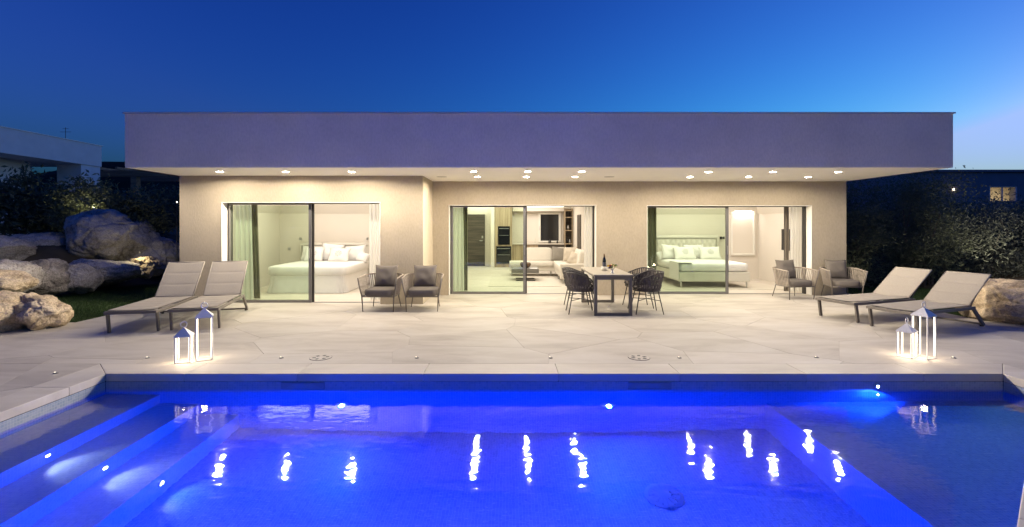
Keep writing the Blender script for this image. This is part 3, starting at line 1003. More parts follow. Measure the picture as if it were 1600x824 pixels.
# soffit downlights
DL = [('left', [-5.57, -4.30, -3.03], 9.32), ('middle', [-.67, .365, 1.40], 9.27), ('middle', [-.67, .37, 1.41], 10.28), ('right', [3.86, 5.11, 6.37], 9.35), ('right', [3.87, 5.12, 6.39], 10.32)]
ORD = ('leftmost', 'middle', 'rightmost')
dl0 = None
for gi, (side, xs_, y) in enumerate(DL):
    rowname = '' if side == 'left' else ('front row ' if gi in (1, 3) else 'back row ')
    for k, x in enumerate(xs_):
        lab = '%s %ssoffit downlight above the %s glass door' % (ORD[k], rowname, side)
        if dl0 is None:
            dl0 = thing('recessed_downlight', lab, 'downlight', (x, y, SZ), 0, 'downlights in the soffit')
            MB().lathe([(.08, -.006), (.08, 0), (.059, 0), (.059, -.006)], n=24, caps=False).build('trim_ring', M['white'], dl0)
            MB().lathe([(.001, -.003), (.058, -.003)], n=24, caps=False).build('lens', M['disc'], dl0)
            t = dl0
        else:
            t = copy_tree(dl0); t.location = (x, y, SZ); t['label'] = lab
        if True:
            batwing(lamp('downlight_light', 'SPOT', (x, y, SZ - .02), P_SOFFIT * (1.35, 1.15, .34, 1.2, .36)[gi], WARM, None, spot_size=R(174), spot_blend=.12, shadow_soft_size=.045), 9.0)
for x in (-1.43, 2.14):
    t = thing('soffit_speaker', 'flat round unlit speaker in the soffit %s the middle downlights' % ('left of' if x < 0 else 'right of'), 'speaker', (x, 10.3, SZ), 0, 'soffit speakers')
    MB().lathe([(.11, -.004), (.11, 0)], n=28).build('grille', mat('speaker_grille', (.5, .48, .44), .7), t)

# ================================================================== FURNITURE (interior)
def curtain(label, x0, x1, y, z1, mat_, folds, amp=.045, lean=0, flare=0):
    n = folds * 8
    mb = MB()
    rows = 7
    for s in ((0,) if mat_ is M['sheer'] else (0, .006)):
        for j in range(rows):
            z = .012 + (z1 - .012) * j / (rows - 1)
            k = 1 - j / (rows - 1)
            for i in range(n + 1):
                u = i / n
                x = x0 + (x1 - x0) * u + lean * k + flare * k * (u - .5)
                yy = y + s + amp * math.sin(u * folds * 2 * PI) * (.7 + .3 * math.sin(i * .7 + j))
                mb.v.append((x, yy, z))
    W = n + 1
    for j in range(rows - 1):
        for i in range(n):
            a = j * W + i
            mb.f.append((a, a + 1, a + W + 1, a + W))
            if mat_ is not M['sheer']:
                b = rows * W + a
                mb.f.append((b + W, b + W + 1, b + 1, b))
    o = mb.build('curtain', mat_, smooth=True)
    return tag(o, label, 'curtain', 'curtains behind the glass doors')


curtain('white sheer curtain at the left edge of the left bedroom door', -6.03, -5.66, 10.62, 2.5, M['sheer'], 4, flare=.1)
curtain('taupe drape edge beside the sheer in the left bedroom', -5.76, -5.62, 10.78, 2.5, M['drape'], 2, .025, lean=.08)
curtain('white sheer curtain gathered at the right of the left bedroom opening', -3.06, -2.72, 10.62, 2.5, M['sheer'], 4, .03)
curtain('pale green sheer curtain at the left of the living room door', -1.38, -1.13, 11.95, 2.5, M['sheer'], 3, flare=.06)
curtain('taupe drape beside the left sheer in the living room', -1.14, -1.03, 12.1, 2.5, M['drape'], 2, .035)
curtain('cream sheer curtain at the right of the living room opening', 1.86, 2.16, 11.95, 2.5, M['sheer'], 4, .04)
curtain('grey green sheer at the left edge of the right bedroom door', 3.28, 3.44, 11.95, 2.5, M['sheer'], 2, .04)
curtain('dark taupe drape at the left edge of the right bedroom door', 3.47, 3.68, 12.05, 2.5, M['drape'], 2, .03)
curtain('taupe drape edge beside the television', 6.83, 6.95, 12.0, 2.5, M['drape'], 2, .03)
curtain('cream sheer curtain at the right of the right bedroom opening', 6.95, 7.30, 11.95, 2.5, M['sheer'], 5, .035)


def pillow(label, loc, w_, h, t, lean, rz, m, seed, roll=0):
    o = MB().pillow(w_, h, t, seed=seed).build('pillow', m, smooth=True, loc=loc, rot=(R(-lean), R(roll), R(rz)))
    return tag(o, label, 'pillow', 'pillows on the beds')


# left bed
BX0, BX1, BY0, BY1 = -5.86, -3.95, 11.68, 13.78
bed = thing('bed', 'white made-up double bed with a pleated valance in the left bedroom', 'bed', ((BX0 + BX1) / 2, (BY0 + BY1) / 2, .003))
hw, hl = (BX1 - BX0) / 2, (BY1 - BY0) / 2
mb = MB()
n = 96
def vrim(z, fl):
    out = []
    for i in range(n):
        a = 2 * PI * i / n
        e = .12
        cx = math.copysign(abs(math.cos(a)) ** e, math.cos(a)); cy = math.copysign(abs(math.sin(a)) ** e, math.sin(a))
        k = fl * (1 + .5 * math.sin(i * 1.3))
        out.append((cx * (hw - .03 + k), cy * (hl - .03 + k), z))
    return out
mb.add(vrim(.008, .045) + vrim(.2, .012) + vrim(.44, 0), [(r_ * n + i, r_ * n + (i + 1) % n, (r_ + 1) * n + (i + 1) % n, (r_ + 1) * n + i) for r_ in range(2) for i in range(n)])
mb.build('valance', M['linen'], bed, auto=50)
MB().superell((0, -.01, .53), hw + .015, hl, .135, .28, .14, nu=48).build('mattress', M['linen'], bed, smooth=True)
hb = MB().box(-hw - .02, hw + .02, hl + .005, hl + .075, .3, 1.06).build('headboard', M['leather'], bed, bevel=.015)
MB().tube([(-hw - .06, hl + .02, .3), (-hw - .06, hl + .02, 1.1), (hw + .06, hl + .02, 1.1), (hw + .06, hl + .02, .3)], .05, 12).build('headboard_rim', M['leather'], hb, smooth=True)
zt = .655
pillow('white pillow with grey rosette at the left of the left bed', (-5.32, 13.12, zt), .52, .44, .16, 28, 4, M['emblem'], 1)
pillow('white pillow with grey rosette at the right of the left bed', (-4.62, 13.05, zt), .58, .42, .16, 30, -3, M['emblem'], 2)
pillow('plain white pillow behind the left rosette pillow, left bed', (-5.45, 13.42, zt), .7, .44, .2, 22, 0, M['linen'], 3)
pillow('plain white pillow standing between the two rosette pillows, left bed', (-4.93, 13.36, zt), .6, .5, .2, 18, 6, M['linen'], 4, roll=6)
pillow('plain white pillow behind the right rosette pillow, left bed', (-4.28, 13.40, zt), .62, .46, .2, 22, -4, M['linen'], 5, roll=-5)
pillow('plain white pillow fallen flat at the right edge of the left bed', (-4.07, 13.25, zt), .34, .3, .16, 38, -12, M['linen'], 6, roll=14)


def reading_lamp(x, y, z, label, dark=False):
    t = thing('reading_lamp', label, 'lamp', (x, y, z), 0, 'bedside reading lamps')
    m = M['frame'] if dark else M['steel']
    MB().box(-.03, .03, -.03, 0, -.04, .04).build('wall_plate', m, t, bevel=.004)
    MB().tube([(0, -.03, 0), (0, -.09, .02), (.02, -.12, .0)], .008, 6).build('arm', m, t)
    MB().lathe([(.028, -.035), (.034, -.03), (.034, .03), (.02, .045)], (.03, -.13, .0), 14).build('lamp_shade', m, t, auto=40)


reading_lamp(-5.92, 13.78, 1.26, 'steel reading lamp over the left end of the left headboard')
reading_lamp(-4.02, 13.78, 1.26, 'steel reading lamp over the right end of the left headboard')
reading_lamp(6.48, 14.79, 1.26, 'black reading lamp at the right end of the tufted headboard', True)

# right bed
CX0, CX1, CY0, CY1 = 4.45, 6.31, 12.62, 14.66
bed = thing('bed', 'cream upholstered double bed with tufted headboard in the right bedroom', 'bed', ((CX0 + CX1) / 2, (CY0 + CY1) / 2, .003))
hw, hl = (CX1 - CX0) / 2, (CY1 - CY0) / 2
B(-hw, hw, -hl, hl, .17, .42).build('bed_base', M['leather'], bed, bevel=.02)
MB().superell((0, 0, .535), hw - .005, hl, .125, .3, .14, nu=48).build('mattress', M['linen'], bed, smooth=True)
MB().box(-hw - .012, -hw + .35, -hl - .01, -hl + .72, .655, .672).box(-hw - .022, -hw - .012, -hl - .01, -hl + .72, .21, .672).build('bed_throw', M['linen'], bed, bevel=.006)
for sx_ in (-1, 1):
    for sy_ in (-1, 1):
        MB().tube([(sx_ * (hw - .07), sy_ * (hl - .07), 0), (sx_ * (hw - .07), sy_ * (hl - .07), .17)], [.016, .024], 10).build('leg', M['steel'], bed)
hb = MB()
nx, nz = 60, 24
for j in range(nz + 1):
    for i in range(nx + 1):
        u, v = i / nx, j / nz
        a = (u * 11 + v * 3) * PI; b = (u * 11 - v * 3) * PI
        h = .035 * (abs(math.sin(a)) * abs(math.sin(b))) ** .5
        hb.v.append((-hw + .06 + (2 * hw - .12) * u, hl - .0 - h, .45 + .78 * v))
for j in range(nz):
    for i in range(nx):
        a = j * (nx + 1) + i
        hb.f.append((a, a + 1, a + nx + 2, a + nx + 1))
hbo = hb.build('headboard', M['leather'], bed, smooth=True)
MB().box(-hw, hw, hl + .002, hl + .09, .25, 1.30).build('headboard_panel', M['leather'], hbo, bevel=.02)
MB().tube([(-hw, hl + .0, .4), (-hw, hl + .0, 1.29), (hw, hl + .0, 1.29), (hw, hl + .0, .4)], .055, 12).build('headboard_rim', M['leather'], hbo, smooth=True)
for r_ in range(3):
    for k in range(10 + r_ % 2):
        x = -hw + .14 + (2 * hw - .28) * (k + (0 if r_ % 2 else .5)) / 10
        MB().superell((x, hl - .012, .72 + r_ * .19), .014, .012, .014, 1, 1, 10, 6).build('button', M['leather'], hbo, smooth=True)
pillow('white pillow with grey rosette at the left of the right bed', (5.10, 13.92, zt), .66, .42, .16, 28, 3, M['emblem'], 11)
pillow('white pillow with grey rosette at the right of the right bed', (5.84, 13.95, zt), .62, .42, .16, 28, -3, M['emblem'], 12)
pillow('plain white pillow at the far left of the right bed', (4.74, 14.12, zt), .56, .46, .2, 24, 5, M['linen'], 13, roll=5)
pillow('plain white pillow behind the rosette pillows of the right bed', (5.5, 14.3, zt), .62, .44, .2, 20, 0, M['linen'], 14)
pillow('small plain white pillow tipped over at the left edge of the right bed', (4.58, 14.2, zt), .34, .28, .15, 35, 10, M['linen'], 15, roll=-15)
tag(B(4.0, 7.0, 12.3, 13.5, .004, .012).build('rug', M['rug'], bevel=.004), 'flat pale rug under the foot of the tufted bed', 'rug')
t = thing('television', 'black flat television on the right bedroom side wall', 'television', (7.64, 13.0, 1.25))
B(-.055, -.02, -.48, .46, -.29, .29).build('screen', M['tvblack'], t, bevel=.006)
B(-.02, -.001, -.12, .12, -.1, .1).build('wall_bracket', M['frame'], t)

# living room: sofa
sofa = thing('sofa', 'cream L-shaped corner sofa in the living room', 'sofa', (0, 0, .003))
def cushbox(name, x0, x1, y0, y1, z0, z1, m, parent, e=.16):
    return MB().superell(((x0 + x1) / 2, (y0 + y1) / 2, (z0 + z1) / 2), (x1 - x0) / 2, (y1 - y0) / 2, (z1 - z0) / 2, e, e, 32, 12).build(name, m, parent, smooth=True)
B(.02, 2.42, 15.55, 16.45, .16, .32).build('sofa_base', M['sofa'], sofa, bevel=.02)
B(1.46, 2.42, 13.58, 15.545, .16, .32).build('sofa_base', M['sofa'], sofa, bevel=.02)
cushbox('seat_cushion', .02, 1.45, 15.5, 16.2, .31, .47, M['sofa'], sofa)
cushbox('seat_cushion', 1.44, 2.2, 13.7, 16.2, .31, .49, M['sofa'], sofa, .1)
B(1.44, 2.44, 13.5, 13.68, .13, .56).build('armrest', M['sofa'], sofa, bevel=.03)
B(2.24, 2.44, 13.69, 16.45, .325, .68).build('backrest', M['sofa'], sofa, bevel=.03)
B(.55, 2.23, 16.26, 16.46, .325, .70).build('backrest', M['sofa'], sofa, bevel=.03)
MB().superell((0, 0, 0), .46, .11, .24, .3, .3).build('back_cushion', M['sofa'], sofa, smooth=True, loc=(.98, 16.1, .66), rot=(R(-12), 0, 0))
MB().superell((0, 0, 0), .42, .11, .24, .3, .3).build('back_cushion', M['sofa'], sofa, smooth=True, loc=(1.86, 16.12, .66), rot=(R(-12), 0, 0))
MB().superell((0, 0, 0), .11, .5, .23, .3, .3).build('back_cushion', M['sofa'], sofa, smooth=True, loc=(2.14, 14.6, .67), rot=(0, R(10), 0))
for (x, y) in ((.1, 15.62), (1.36, 15.62), (1.54, 13.56), (1.52, 14.8), (2.36, 13.56), (.1, 16.38), (2.36, 16.38)):
    MB().tube([(x, y, 0), (x, y, .165)], .018, 8).build('leg', M['steel'], sofa)


def tcushion(label, loc, s_, lean, rz, m, seed, roll=0):
    o = MB().pillow(s_, s_, .17, seed=seed).build('cushion', m, smooth=True, loc=loc, rot=(R(-lean), R(roll), R(rz)))
    return tag(o, label, 'cushion', 'scatter cushions on the sofa')


tcushion('dark taupe scatter cushion in the sofa corner', (1.62, 15.75, .46), .50, 22, 5, M['cushtaupe'], 21, 8)
tcushion('beige scatter cushion standing right of the taupe one on the sofa', (1.92, 15.35, .48), .50, 20, -35, M['cushbeige'], 22, -6)
tcushion('large cream scatter cushion at the right end of the sofa', (2.05, 14.7, .48), .48, 22, -55, M['sofa'], 23, 5)
tcushion('small beige scatter cushion tilted on its corner at the sofa front', (1.88, 14.45, .46), .40, 24, -30, M['cushbeige'], 24, 20)
# coffee table
ct = thing('coffee_table', 'low taupe coffee table with thick slab top on the living room rug', 'table', (.48, 14.55, .003))
B(-.40, .40, -.42, .38, .24, .365).build('table_top', M['tablefr'], ct, bevel=.006)
B(-.05, .05, -.05, .05, .03, .24).build('pedestal', M['frame'], ct)
B(-.26, .30, -.36, -.24, .010, .032).build('foot_plate', M['frame'], ct)
B(-.26, .30, .18, .30, .010, .032).build('foot_plate', M['frame'], ct)
B(-.04, .06, -.24, .18, .0105, .030).build('foot_plate', M['frame'], ct)
bw = thing('bowl', 'rounded brown glass bowl on the coffee table', 'bowl', (.50, 14.5, .369))
MB().lathe([(.06, 0), (.13, .03), (.17, .09), (.155, .15), (.13, .165), (.145, .14), (.15, .09), (.11, .04), (.02, .02)], n=24).build('bowl_body', mat('bronze_glass', (.12, .075, .045), .15, metal=.4), bw, smooth=True)
tag(MB().box(.62, .84, 14.25, 14.42, .3695, .374).build('magazine', M['linen']), 'thin white magazine lying on the coffee table', 'magazine')
tag(B(-.56, 1.42, 12.95, 15.4, .004, .012).build('rug', M['rug'], bevel=.004), 'pale beige rug under the living room coffee table', 'rug')
# kitchen
kc = thing('oven_cabinet', 'tall wood kitchen cabinet holding two black ovens', 'cabinet', (0, 0, .004))
B(-.55, .13, 18.88, 19.49, 0, 2.38).build('cabinet_body', M['oak'], kc)
for (z0, z1, x0, x1) in ((.88, 1.60, -.42, .04), (.14, .82, -.49, .09)):
    ov = B(x0, x1, 18.862, 18.8795, z0, z1).build('oven', M['black'], kc, bevel=.003)
    B(x0 + .04, x1 - .04, 18.848, 18.8615, z1 - .10, z1 - .075).build('oven_handle', M['steel'], ov)
    B(x0 + .05, x1 - .05, 18.857, 18.8615, (z0 + z1) / 2, (z0 + z1) / 2 + .015).build('oven_shelf', M['steel'], ov)
kn = thing('kitchen_counter', 'wood fronted kitchen counter below the window', 'counter', (0, 0, .004))
B(.135, 2.16, 18.86, 19.49, .89, .93).build('worktop', M['infloor'], kn)
for k in range(4):
    a = .14 + k * .505
    B(a, a + .498, 18.9, 19.4, .09, .885).build('cupboard_door', M['oak'] if k < 2 else M['walnut'], kn)
B(.14, 2.15, 18.96, 19.4, 0, .085).build('plinth', M['frame'], kn)
fa = thing('kitchen_tap', 'slim dark kitchen tap on the worktop', 'tap', (.68, 19.3, .935))
MB().tube([(0, 0, 0), (0, 0, .28), (0, -.06, .33), (0, -.14, .31), (0, -.15, .27)], .012, 8).build('spout', M['steel'], fa, smooth=True)
for k, (x, h, r_) in enumerate(((1.62, .14, .06), (1.92, .10, .04), (1.05, .22, .035))):
    lab = ('dark round kettle on the kitchen worktop', 'small dark jar on the worktop near the shelves', 'clear glass decanter on the kitchen worktop')[k]
    tag(MB().lathe([(r_ * .8, 0), (r_, h * .3), (r_ * .8, h * .7), (r_ * .3, h * .85), (r_ * .35, h)], n=16).build(('kettle', 'jar', 'decanter')[k], M['black'] if k < 2 else M['glassc'], smooth=True, loc=(x, 19.15, .9345)), lab, ('kettle', 'jar', 'decanter')[k])
sh = thing('shelf_unit', 'tall open wood shelf unit right of the kitchen window', 'shelf', (0, 0, .004))
MB().box(2.19, 2.215, 18.9, 19.4, 0, 2.3).box(2.475, 2.50, 18.9, 19.4, 0, 2.3).box(2.215, 2.475, 19.38, 19.4, 0, 2.3).build('carcass', M['oak'], sh)
B(2.215, 2.475, 19.36, 19.379, .62, 2.2).build('back_panel', M['walnut'], sh)
for z in (.62, .9, 1.42, 1.94, 2.2):
    B(2.216, 2.474, 18.9, 19.36, z, z + .025).build('shelf', M['oakh'], sh)
B(2.216, 2.474, 18.9, 18.92, 0.0, .615).build('shelf_door', M['oakh'], sh)
for (x, z, h, r_, nm, lab) in ((2.33, 1.452, .2, .05, 'carafe', 'grey carafe on the middle shelf of the wood unit'), (2.30, .932, .2, .045, 'canister', 'dark canister on the lower shelf of the wood unit'), (2.40, .932, .16, .04, 'canister', 'shorter pale canister on the lower shelf of the wood unit')):
    tag(MB().lathe([(r_, 0), (r_ * 1.05, h * .5), (r_ * .6, h * .8), (r_ * .7, h)], n=14).build(nm, M['steel'] if nm == 'carafe' or h < .18 else M['black'], smooth=True, loc=(x, 19.05, z)), lab, nm)

# ================================================================== FURNITURE (terrace)
# ---- tub armchair -------------------------------------------------
def make_armchair():
    t = bpy.data.objects.new('armchair', None); COL.objects.link(t)
    # local: front is -y
    def ring(z, hwid, dep, n=40, front=-.30):
        pts = []
        # from front right, straight back, semicircle, straight to front left
        r_ = hwid
        yb = dep - r_ * .85
        for k in range(8): pts.append((hwid, front + (yb - front) * k / 8, z))
        for k in range(25):
            a = PI * k / 24
            pts.append((hwid * math.cos(a), yb + r_ * .85 * math.sin(a), z))
        for k in range(8): pts.append((-hwid, yb - (yb - front) * (k + 1) / 8, z))
        return [Vector(p) for p in pts]
    lo = ring(.285, .31, .33, front=-.29)
    hi = ring(.665, .375, .40, front=-.33)
    for k, p in enumerate(hi):   # arms dip slightly toward the front
        p.z -= .03 * max(0, min(1, (-p.y + .1) / .4))
    MB().tube(hi, .013, 8).build('top_rail', M['rope'], t, smooth=True)
    MB().tube(lo, .011, 8).tube([lo[0], lo[-1]], .011, 8).build('seat_frame', M['taupe'], t, smooth=True)
    st = MB()
    m = len(lo)
    for i in range(1, m - 1):
        for s in (0,):
            a, b = lo[i], hi[i]
            tan = (hi[min(i + 1, m - 1)] - hi[i - 1]).normalized() * .0105
            st.ribbon([a, a.lerp(b, .5), b], tan, .006)
    st.build('rope_strap', M['rope'], t)
    for sx_ in (-1, 1):
        f = [(sx_ * .372, -.33, .63), (sx_ * .345, -.315, .46), (sx_ * .31, -.29, .285), (sx_ * .295, -.275, 0)]
        MB().tube(f, [.013, .013, .013, .009], 8).build('leg', M['taupe'], t, smooth=True)
        MB().tube([(sx_ * .24, .24, .285), (sx_ * .285, .30, 0)], [.012, .008], 8).build('leg', M['taupe'], t, smooth=True)
    MB().superell((0, -.01, .355), .29, .315, .072, .3, .45, 36, 12).build('seat_cushion', M['cush'], t, smooth=True)
    MB().pillow(.47, .46, .19, seed=4).build('back_cushion', M['cush'], t, smooth=True, loc=(0, .17, .40), rot=(R(-14), 0, 0))
    return t


ac = make_armchair()
AC = [(-2.48, 9.50, -3, 'grey cushioned tub armchair, left one of the pair by the left bedroom'),
      (-1.67, 9.50, 3, 'grey cushioned tub armchair, right one of the pair before the beige corner wall'),
      (6.45, 10.98, 8, 'grey cushioned tub armchair, left one of the pair at the right bedroom door'),
      (7.52, 10.95, -10, 'grey cushioned tub armchair at the far right end of the beige wall')]
for i, (x, y, a, lab) in enumerate(AC):
    o = ac if i == 0 else copy_tree(ac)
    o.location = (x, y, 0); o.rotation_euler = (0, 0, R(a))
    tag(o, lab, 'armchair', 'rope tub armchairs on the terrace')

# ---- dining table ---------------------------------------------------
TX0, TX1, TY0, TY1 = 1.54, 2.26, 8.76, 10.40
dt = thing('dining_table', 'long grey outdoor dining table with square loop legs', 'table', ((TX0 + TX1) / 2, (TY0 + TY1) / 2, 0))
w2, l2 = (TX1 - TX0) / 2, (TY1 - TY0) / 2
B(-w2, w2, -l2, l2, .725, .75).build('table_top', M['tabletop'], dt, bevel=.003)
B(-w2 + .02, w2 - .02, -l2 + .02, l2 - .02, .70, .7245).build('apron', M['tablefr'], dt)
for s in (-1, 1):
    y0 = s * (l2 - .06)
    B(-w2 + .012, -w2 + .072, y0 - .03, y0 + .03, 0, .6995).build('leg', M['tablefr'], dt, bevel=.004)
    lg = B(w2 - .072, w2 - .012, y0 - .03, y0 + .03, 0, .6995).build('leg', M['tablefr'], dt, bevel=.004)
    MB().box(-w2 + .073, w2 - .073, y0 - .029, y0 + .029, .001, .052).build('foot_bar', M['tablefr'], lg, bevel=.004)
    MB().box(-w2 + .073, w2 - .073, y0 - .029, y0 + .029, .655, .699).build('top_bar', M['tablefr'], lg)


# ---- dining chair ---------------------------------------------------
def make_dchair():
    t = bpy.data.objects.new('dining_chair', None); COL.objects.link(t)
    # local: front is +x, backrest at -x
    N = 44
    lo, hi = [], []
    for i in range(N + 1):
        a = -R(152) + 2 * R(152) * i / N       # 0 = back
        k = abs(a) / R(152)
        h = .77 - .10 * smooth(.35, .8, k) - .20 * smooth(.74, 1, k)
        lo.append(Vector((-.245 * math.cos(a), .25 * math.sin(a), .435)))
        ro = .315 - .045 * smooth(.7, 1, k)
        hi.append(Vector((-ro * math.cos(a), .295 * math.sin(a) * (1 - .06 * smooth(.8, 1, k)), h)))
    MB().tube(hi, .0115, 8).build('top_rail', M['darkmet'], t, smooth=True)
    MB().tube([Vector((-.245 * math.cos(a), .25 * math.sin(a), .43)) for a in [2 * PI * k / 40 for k in range(40)]], .012, 8, closed=True).build('seat_ring', M['darkmet'], t, smooth=True)
    st = MB()
    for i in range(1, N):
        a, b = lo[i], hi[i]
        out = Vector((a.x, a.y, 0)).normalized()
        tan = (hi[i + 1] - hi[i - 1]).normalized() * .0125
        if (i % 2): off = [0, .012, -.008, .012, 0]
        else: off = [0, -.008, .012, -.008, 0]
        st.ribbon([a.lerp(b, q / 4) + out * off[q] for q in range(5)], tan, .005)
    for q in (.34, .68):
        pts = [lo[i].lerp(hi[i], q) for i in range(2, N - 1)]
        st.tube(pts, .008, 5)
    st.build('woven_belt', M['charcoal'], t)
    MB().superell((0, 0, .462), .235, .24, .028, .4, .8, 32, 8).build('seat_cushion', M['charcoal'], t, smooth=True)
    for sx_ in (-1, 1):
        for sy_ in (-1, 1):
            MB().tube([(sx_ * .17, sy_ * .16, .43), (sx_ * .255, sy_ * .22, 0)], [.011, .009], 8).build('leg', M['darkmet'], t, smooth=True)
    sgn = MB()
    for s in (-1, 1):
        sgn.tube([(-.205, -.185 * s, .25), (0, 0, .262), (.205, .185 * s, .25)], .007, 6)
    sgn.build('cross_brace', M['darkmet'], t)
    return t


dc = make_dchair()
DC = [(1.36, 9.13, 0, 'dark woven dining chair on the left side of the table, nearest the pool'),
      (1.40, 9.80, 0, 'dark woven dining chair on the left side of the table, nearest the house'),
      (2.60, 9.13, 180, 'dark woven dining chair on the right side of the table, nearest the pool'),
      (2.61, 9.78, 180, 'dark woven dining chair on the right side of the table, nearest the house')]
for i, (x, y, a, lab) in enumerate(DC):
    o = dc if i == 0 else copy_tree(dc)
    o.location = (x, y, 0); o.rotation_euler = (0, 0, R(a))
    tag(o, lab, 'chair', 'woven dining chairs around the table')
# ---- table top things ----------------------------------------------------
t = thing('wine_bottle', 'dark wine bottle standing in a pale cooler on the dining table', 'bottle', (1.88, 9.52, .752))
MB().lathe([(.036, .012), (.037, .03), (.037, .2), (.03, .235), (.014, .27), (.0135, .315), (.0155, .317), (.0155, .33)], n=20).build('bottle_body', M['bottle'], t, smooth=True)
MB().lathe([(.0160, .27), (.0162, .332), (.004, .334)], n=16).build('foil_cap', mat('bottle_foil', (.10, .055, .02), .4, metal=.3), t, smooth=True)
MB().lathe([(.0375, .08), (.0376, .17)], n=20, caps=False).build('bottle_label', mat('bottle_label_paper', (.05, .055, .07), .7), t, smooth=True)
t = thing('wine_cooler', 'pale low stone cooler around the foot of the wine bottle', 'cooler', (1.88, 9.52, .751))
MB().lathe([(.055, 0), (.062, .02), (.066, .085), (.06, .087), (.056, .03), (.03, .008)], n=24).build('cooler_body', mat('pale_stone_cooler', (.5, .46, .38), .7), t, smooth=True)
t = thing('flower_vase', 'small white vase with yellow, purple and green flowers on the dining table', 'vase', (1.93, 9.02, .751))
MB().lathe([(.028, 0), (.034, .012), (.016, .03), (.014, .07), (.026, .085), (.022, .087), (.010, .07)], n=18).build('vase_body', M['lantern'], t, smooth=True)
fr = random.Random(5)
for k, c in enumerate([(.65, .45, .03), (.7, .5, .25), (.10, .03, .12), (.12, .22, .03), (.16, .3, .05), (.35, .05, .05), (.7, .6, .3), (.09, .03, .10), (.10, .2, .03)]):
    fm = mat('petal_%d' % k, c, .7)
    mbx = MB()
    cx = -.075 + .15 * ((k * 4) % 9) / 8; cy = fr.uniform(-.04, .04); cz = .115 + fr.uniform(-.02, .03)
    for q in range(14):
        a = fr.uniform(0, 2 * PI); el = fr.uniform(-.3, 1.4)
        d = Vector((math.cos(a) * math.cos(el), math.sin(a) * math.cos(el), math.sin(el)))
        s_ = d.orthogonal().normalized() * .012
        u_ = d.cross(s_).normalized() * .012
        p = Vector((cx, cy, cz))
        mbx.add([p, p + d * .02 + s_, p + d * .032 + u_ * .3, p + d * .02 - s_], [(0, 1, 2, 3)])
    mbx.tube([(cx * .2, cy * .2, .06), (cx, cy, cz)], .003, 5)
    mbx.build('flower', fm, t)


# ---- sun lounger --------------------------------------------------------
def make_lounger(BA):
    t = bpy.data.objects.new('sun_lounger', None); COL.objects.link(t)
    # local: +y runs from foot end to head end, feet of front legs at y=0
    W = .34; WB = .305; SL = 1.30; ZS = .335
    for s in (-1, 1):
        MB().bar((s * W, -.10, ZS - .02), (s * W, SL + .12, ZS - .02), .032, .045).build('side_rail', M['taupe'], t, bevel=.004)
        MB().bar((s * (W - .005), -.045, ZS - .04), (s * (W - .005), .0, 0), .032, .055, up=(0, 1, 0)).build('leg', M['taupe'], t, bevel=.004)
        MB().bar((s * (W + .001), SL + .08, ZS - .03), (s * (W + .001), SL + .36, .02), .034, .055, up=(0, 1, 0)).build('leg', M['taupe'], t, bevel=.004)
        MB().bar((s * (W - .02), SL + .34, .0), (s * (W - .02), SL + .34, .03), .03, .03, up=(0, 1, 0)).build('foot_cap', M['frame'], t)
    MB().bar((-W + .02, SL + .355, .035), (W - .02, SL + .355, .035), .035, .03).build('rear_brace', M['taupe'], t, bevel=.003)
    MB().bar((-W - .014, -.10, ZS - .02), (W + .014, -.10, ZS - .02), .034, .044).build('front_rail', M['taupe'], t, bevel=.004)
    # seat sling
    def sling(L, seams, name, parent, wid):
        mb = MB(); n = 60
        for side in (0, 1):
            for j in range(n + 1):
                v = j / n
                ph = (v * seams) % 1.0
                puff = .009 * (1 - abs(2 * ph - 1) ** 6)
                if j in (0, n): puff = 0
                for i in range(9):
                    u = -1 + i / 4
                    e = 1 - abs(u) ** 8
                    z = (puff * e + .004) if side else -.010 - puff * e * .6
                    z -= .012 * (1 - u * u)
                    mb.v.append((u * wid, v * L, z))
        Wn = 9
        for side in (0, 1):
            b = side * (n + 1) * Wn
            for j in range(n):
                for i in range(8):
                    a = b + j * Wn + i
                    q = (a, a + 1, a + Wn + 1, a + Wn)
                    mb.f.append(q if side else q[::-1])
        return mb.build(name, M['sling'], parent, smooth=True)
    s1 = sling(SL + .06, 5, 'seat_sling', t, W - .02); s1.location = (0, -.07, ZS + .018)
    bl = .78
    frm = MB()
    frm.tube([(-WB, 0, 0), (-WB, bl, 0)], .012, 8).tube([(WB, 0, 0), (WB, bl, 0)], .012, 8)
    frm.tube([(-WB, bl, 0), (WB, bl, 0)], .012, 8).tube([(-W + .02, .0, -.012), (W - .02, .0, -.012)], .012, 8)
    b = frm.build('backrest', M['sling'], t, smooth=True, loc=(0, SL + .02, ZS + .022), rot=(R(BA), 0, 0))
    s2 = sling(bl - .01, 3, 'back_sling', b, WB - .01)
    s2.location = (0, .004, .006)
    for s in (-1, 1):
        p0 = Vector((s * (W - .05), SL + .02 + .38 * math.cos(R(BA)), ZS + .0 + .38 * math.sin(R(BA))))
        MB().tube([p0, (s * (W - .05), SL + .42 if False else SL + .10, ZS - .01)], .009, 6).build('back_strut', M['taupe'], t)
    return t


lg = make_lounger(48); lg2 = make_lounger(37)
LG = [((-5.795, 7.48), 12, 'taupe sun lounger on the far left, beside the lawn'),
      ((-4.975, 7.69), 15, 'taupe sun lounger second from the left, behind the left lanterns'),
      ((5.80, 8.50), -71, 'taupe sun lounger by the right pair of armchairs'),
      ((6.06, 7.60), -69, 'taupe sun lounger in front of the right boulder, behind the right lanterns')]
for i, ((x, y), a, lab) in enumerate(LG):
    o = (lg, copy_tree(lg) if i == 1 else None, lg2, copy_tree(lg2) if i == 3 else None)[i]
    o.location = (x, y, 0); o.rotation_euler = (0, 0, R(a))
    tag(o, lab, 'sun lounger', 'sun loungers on the terrace')


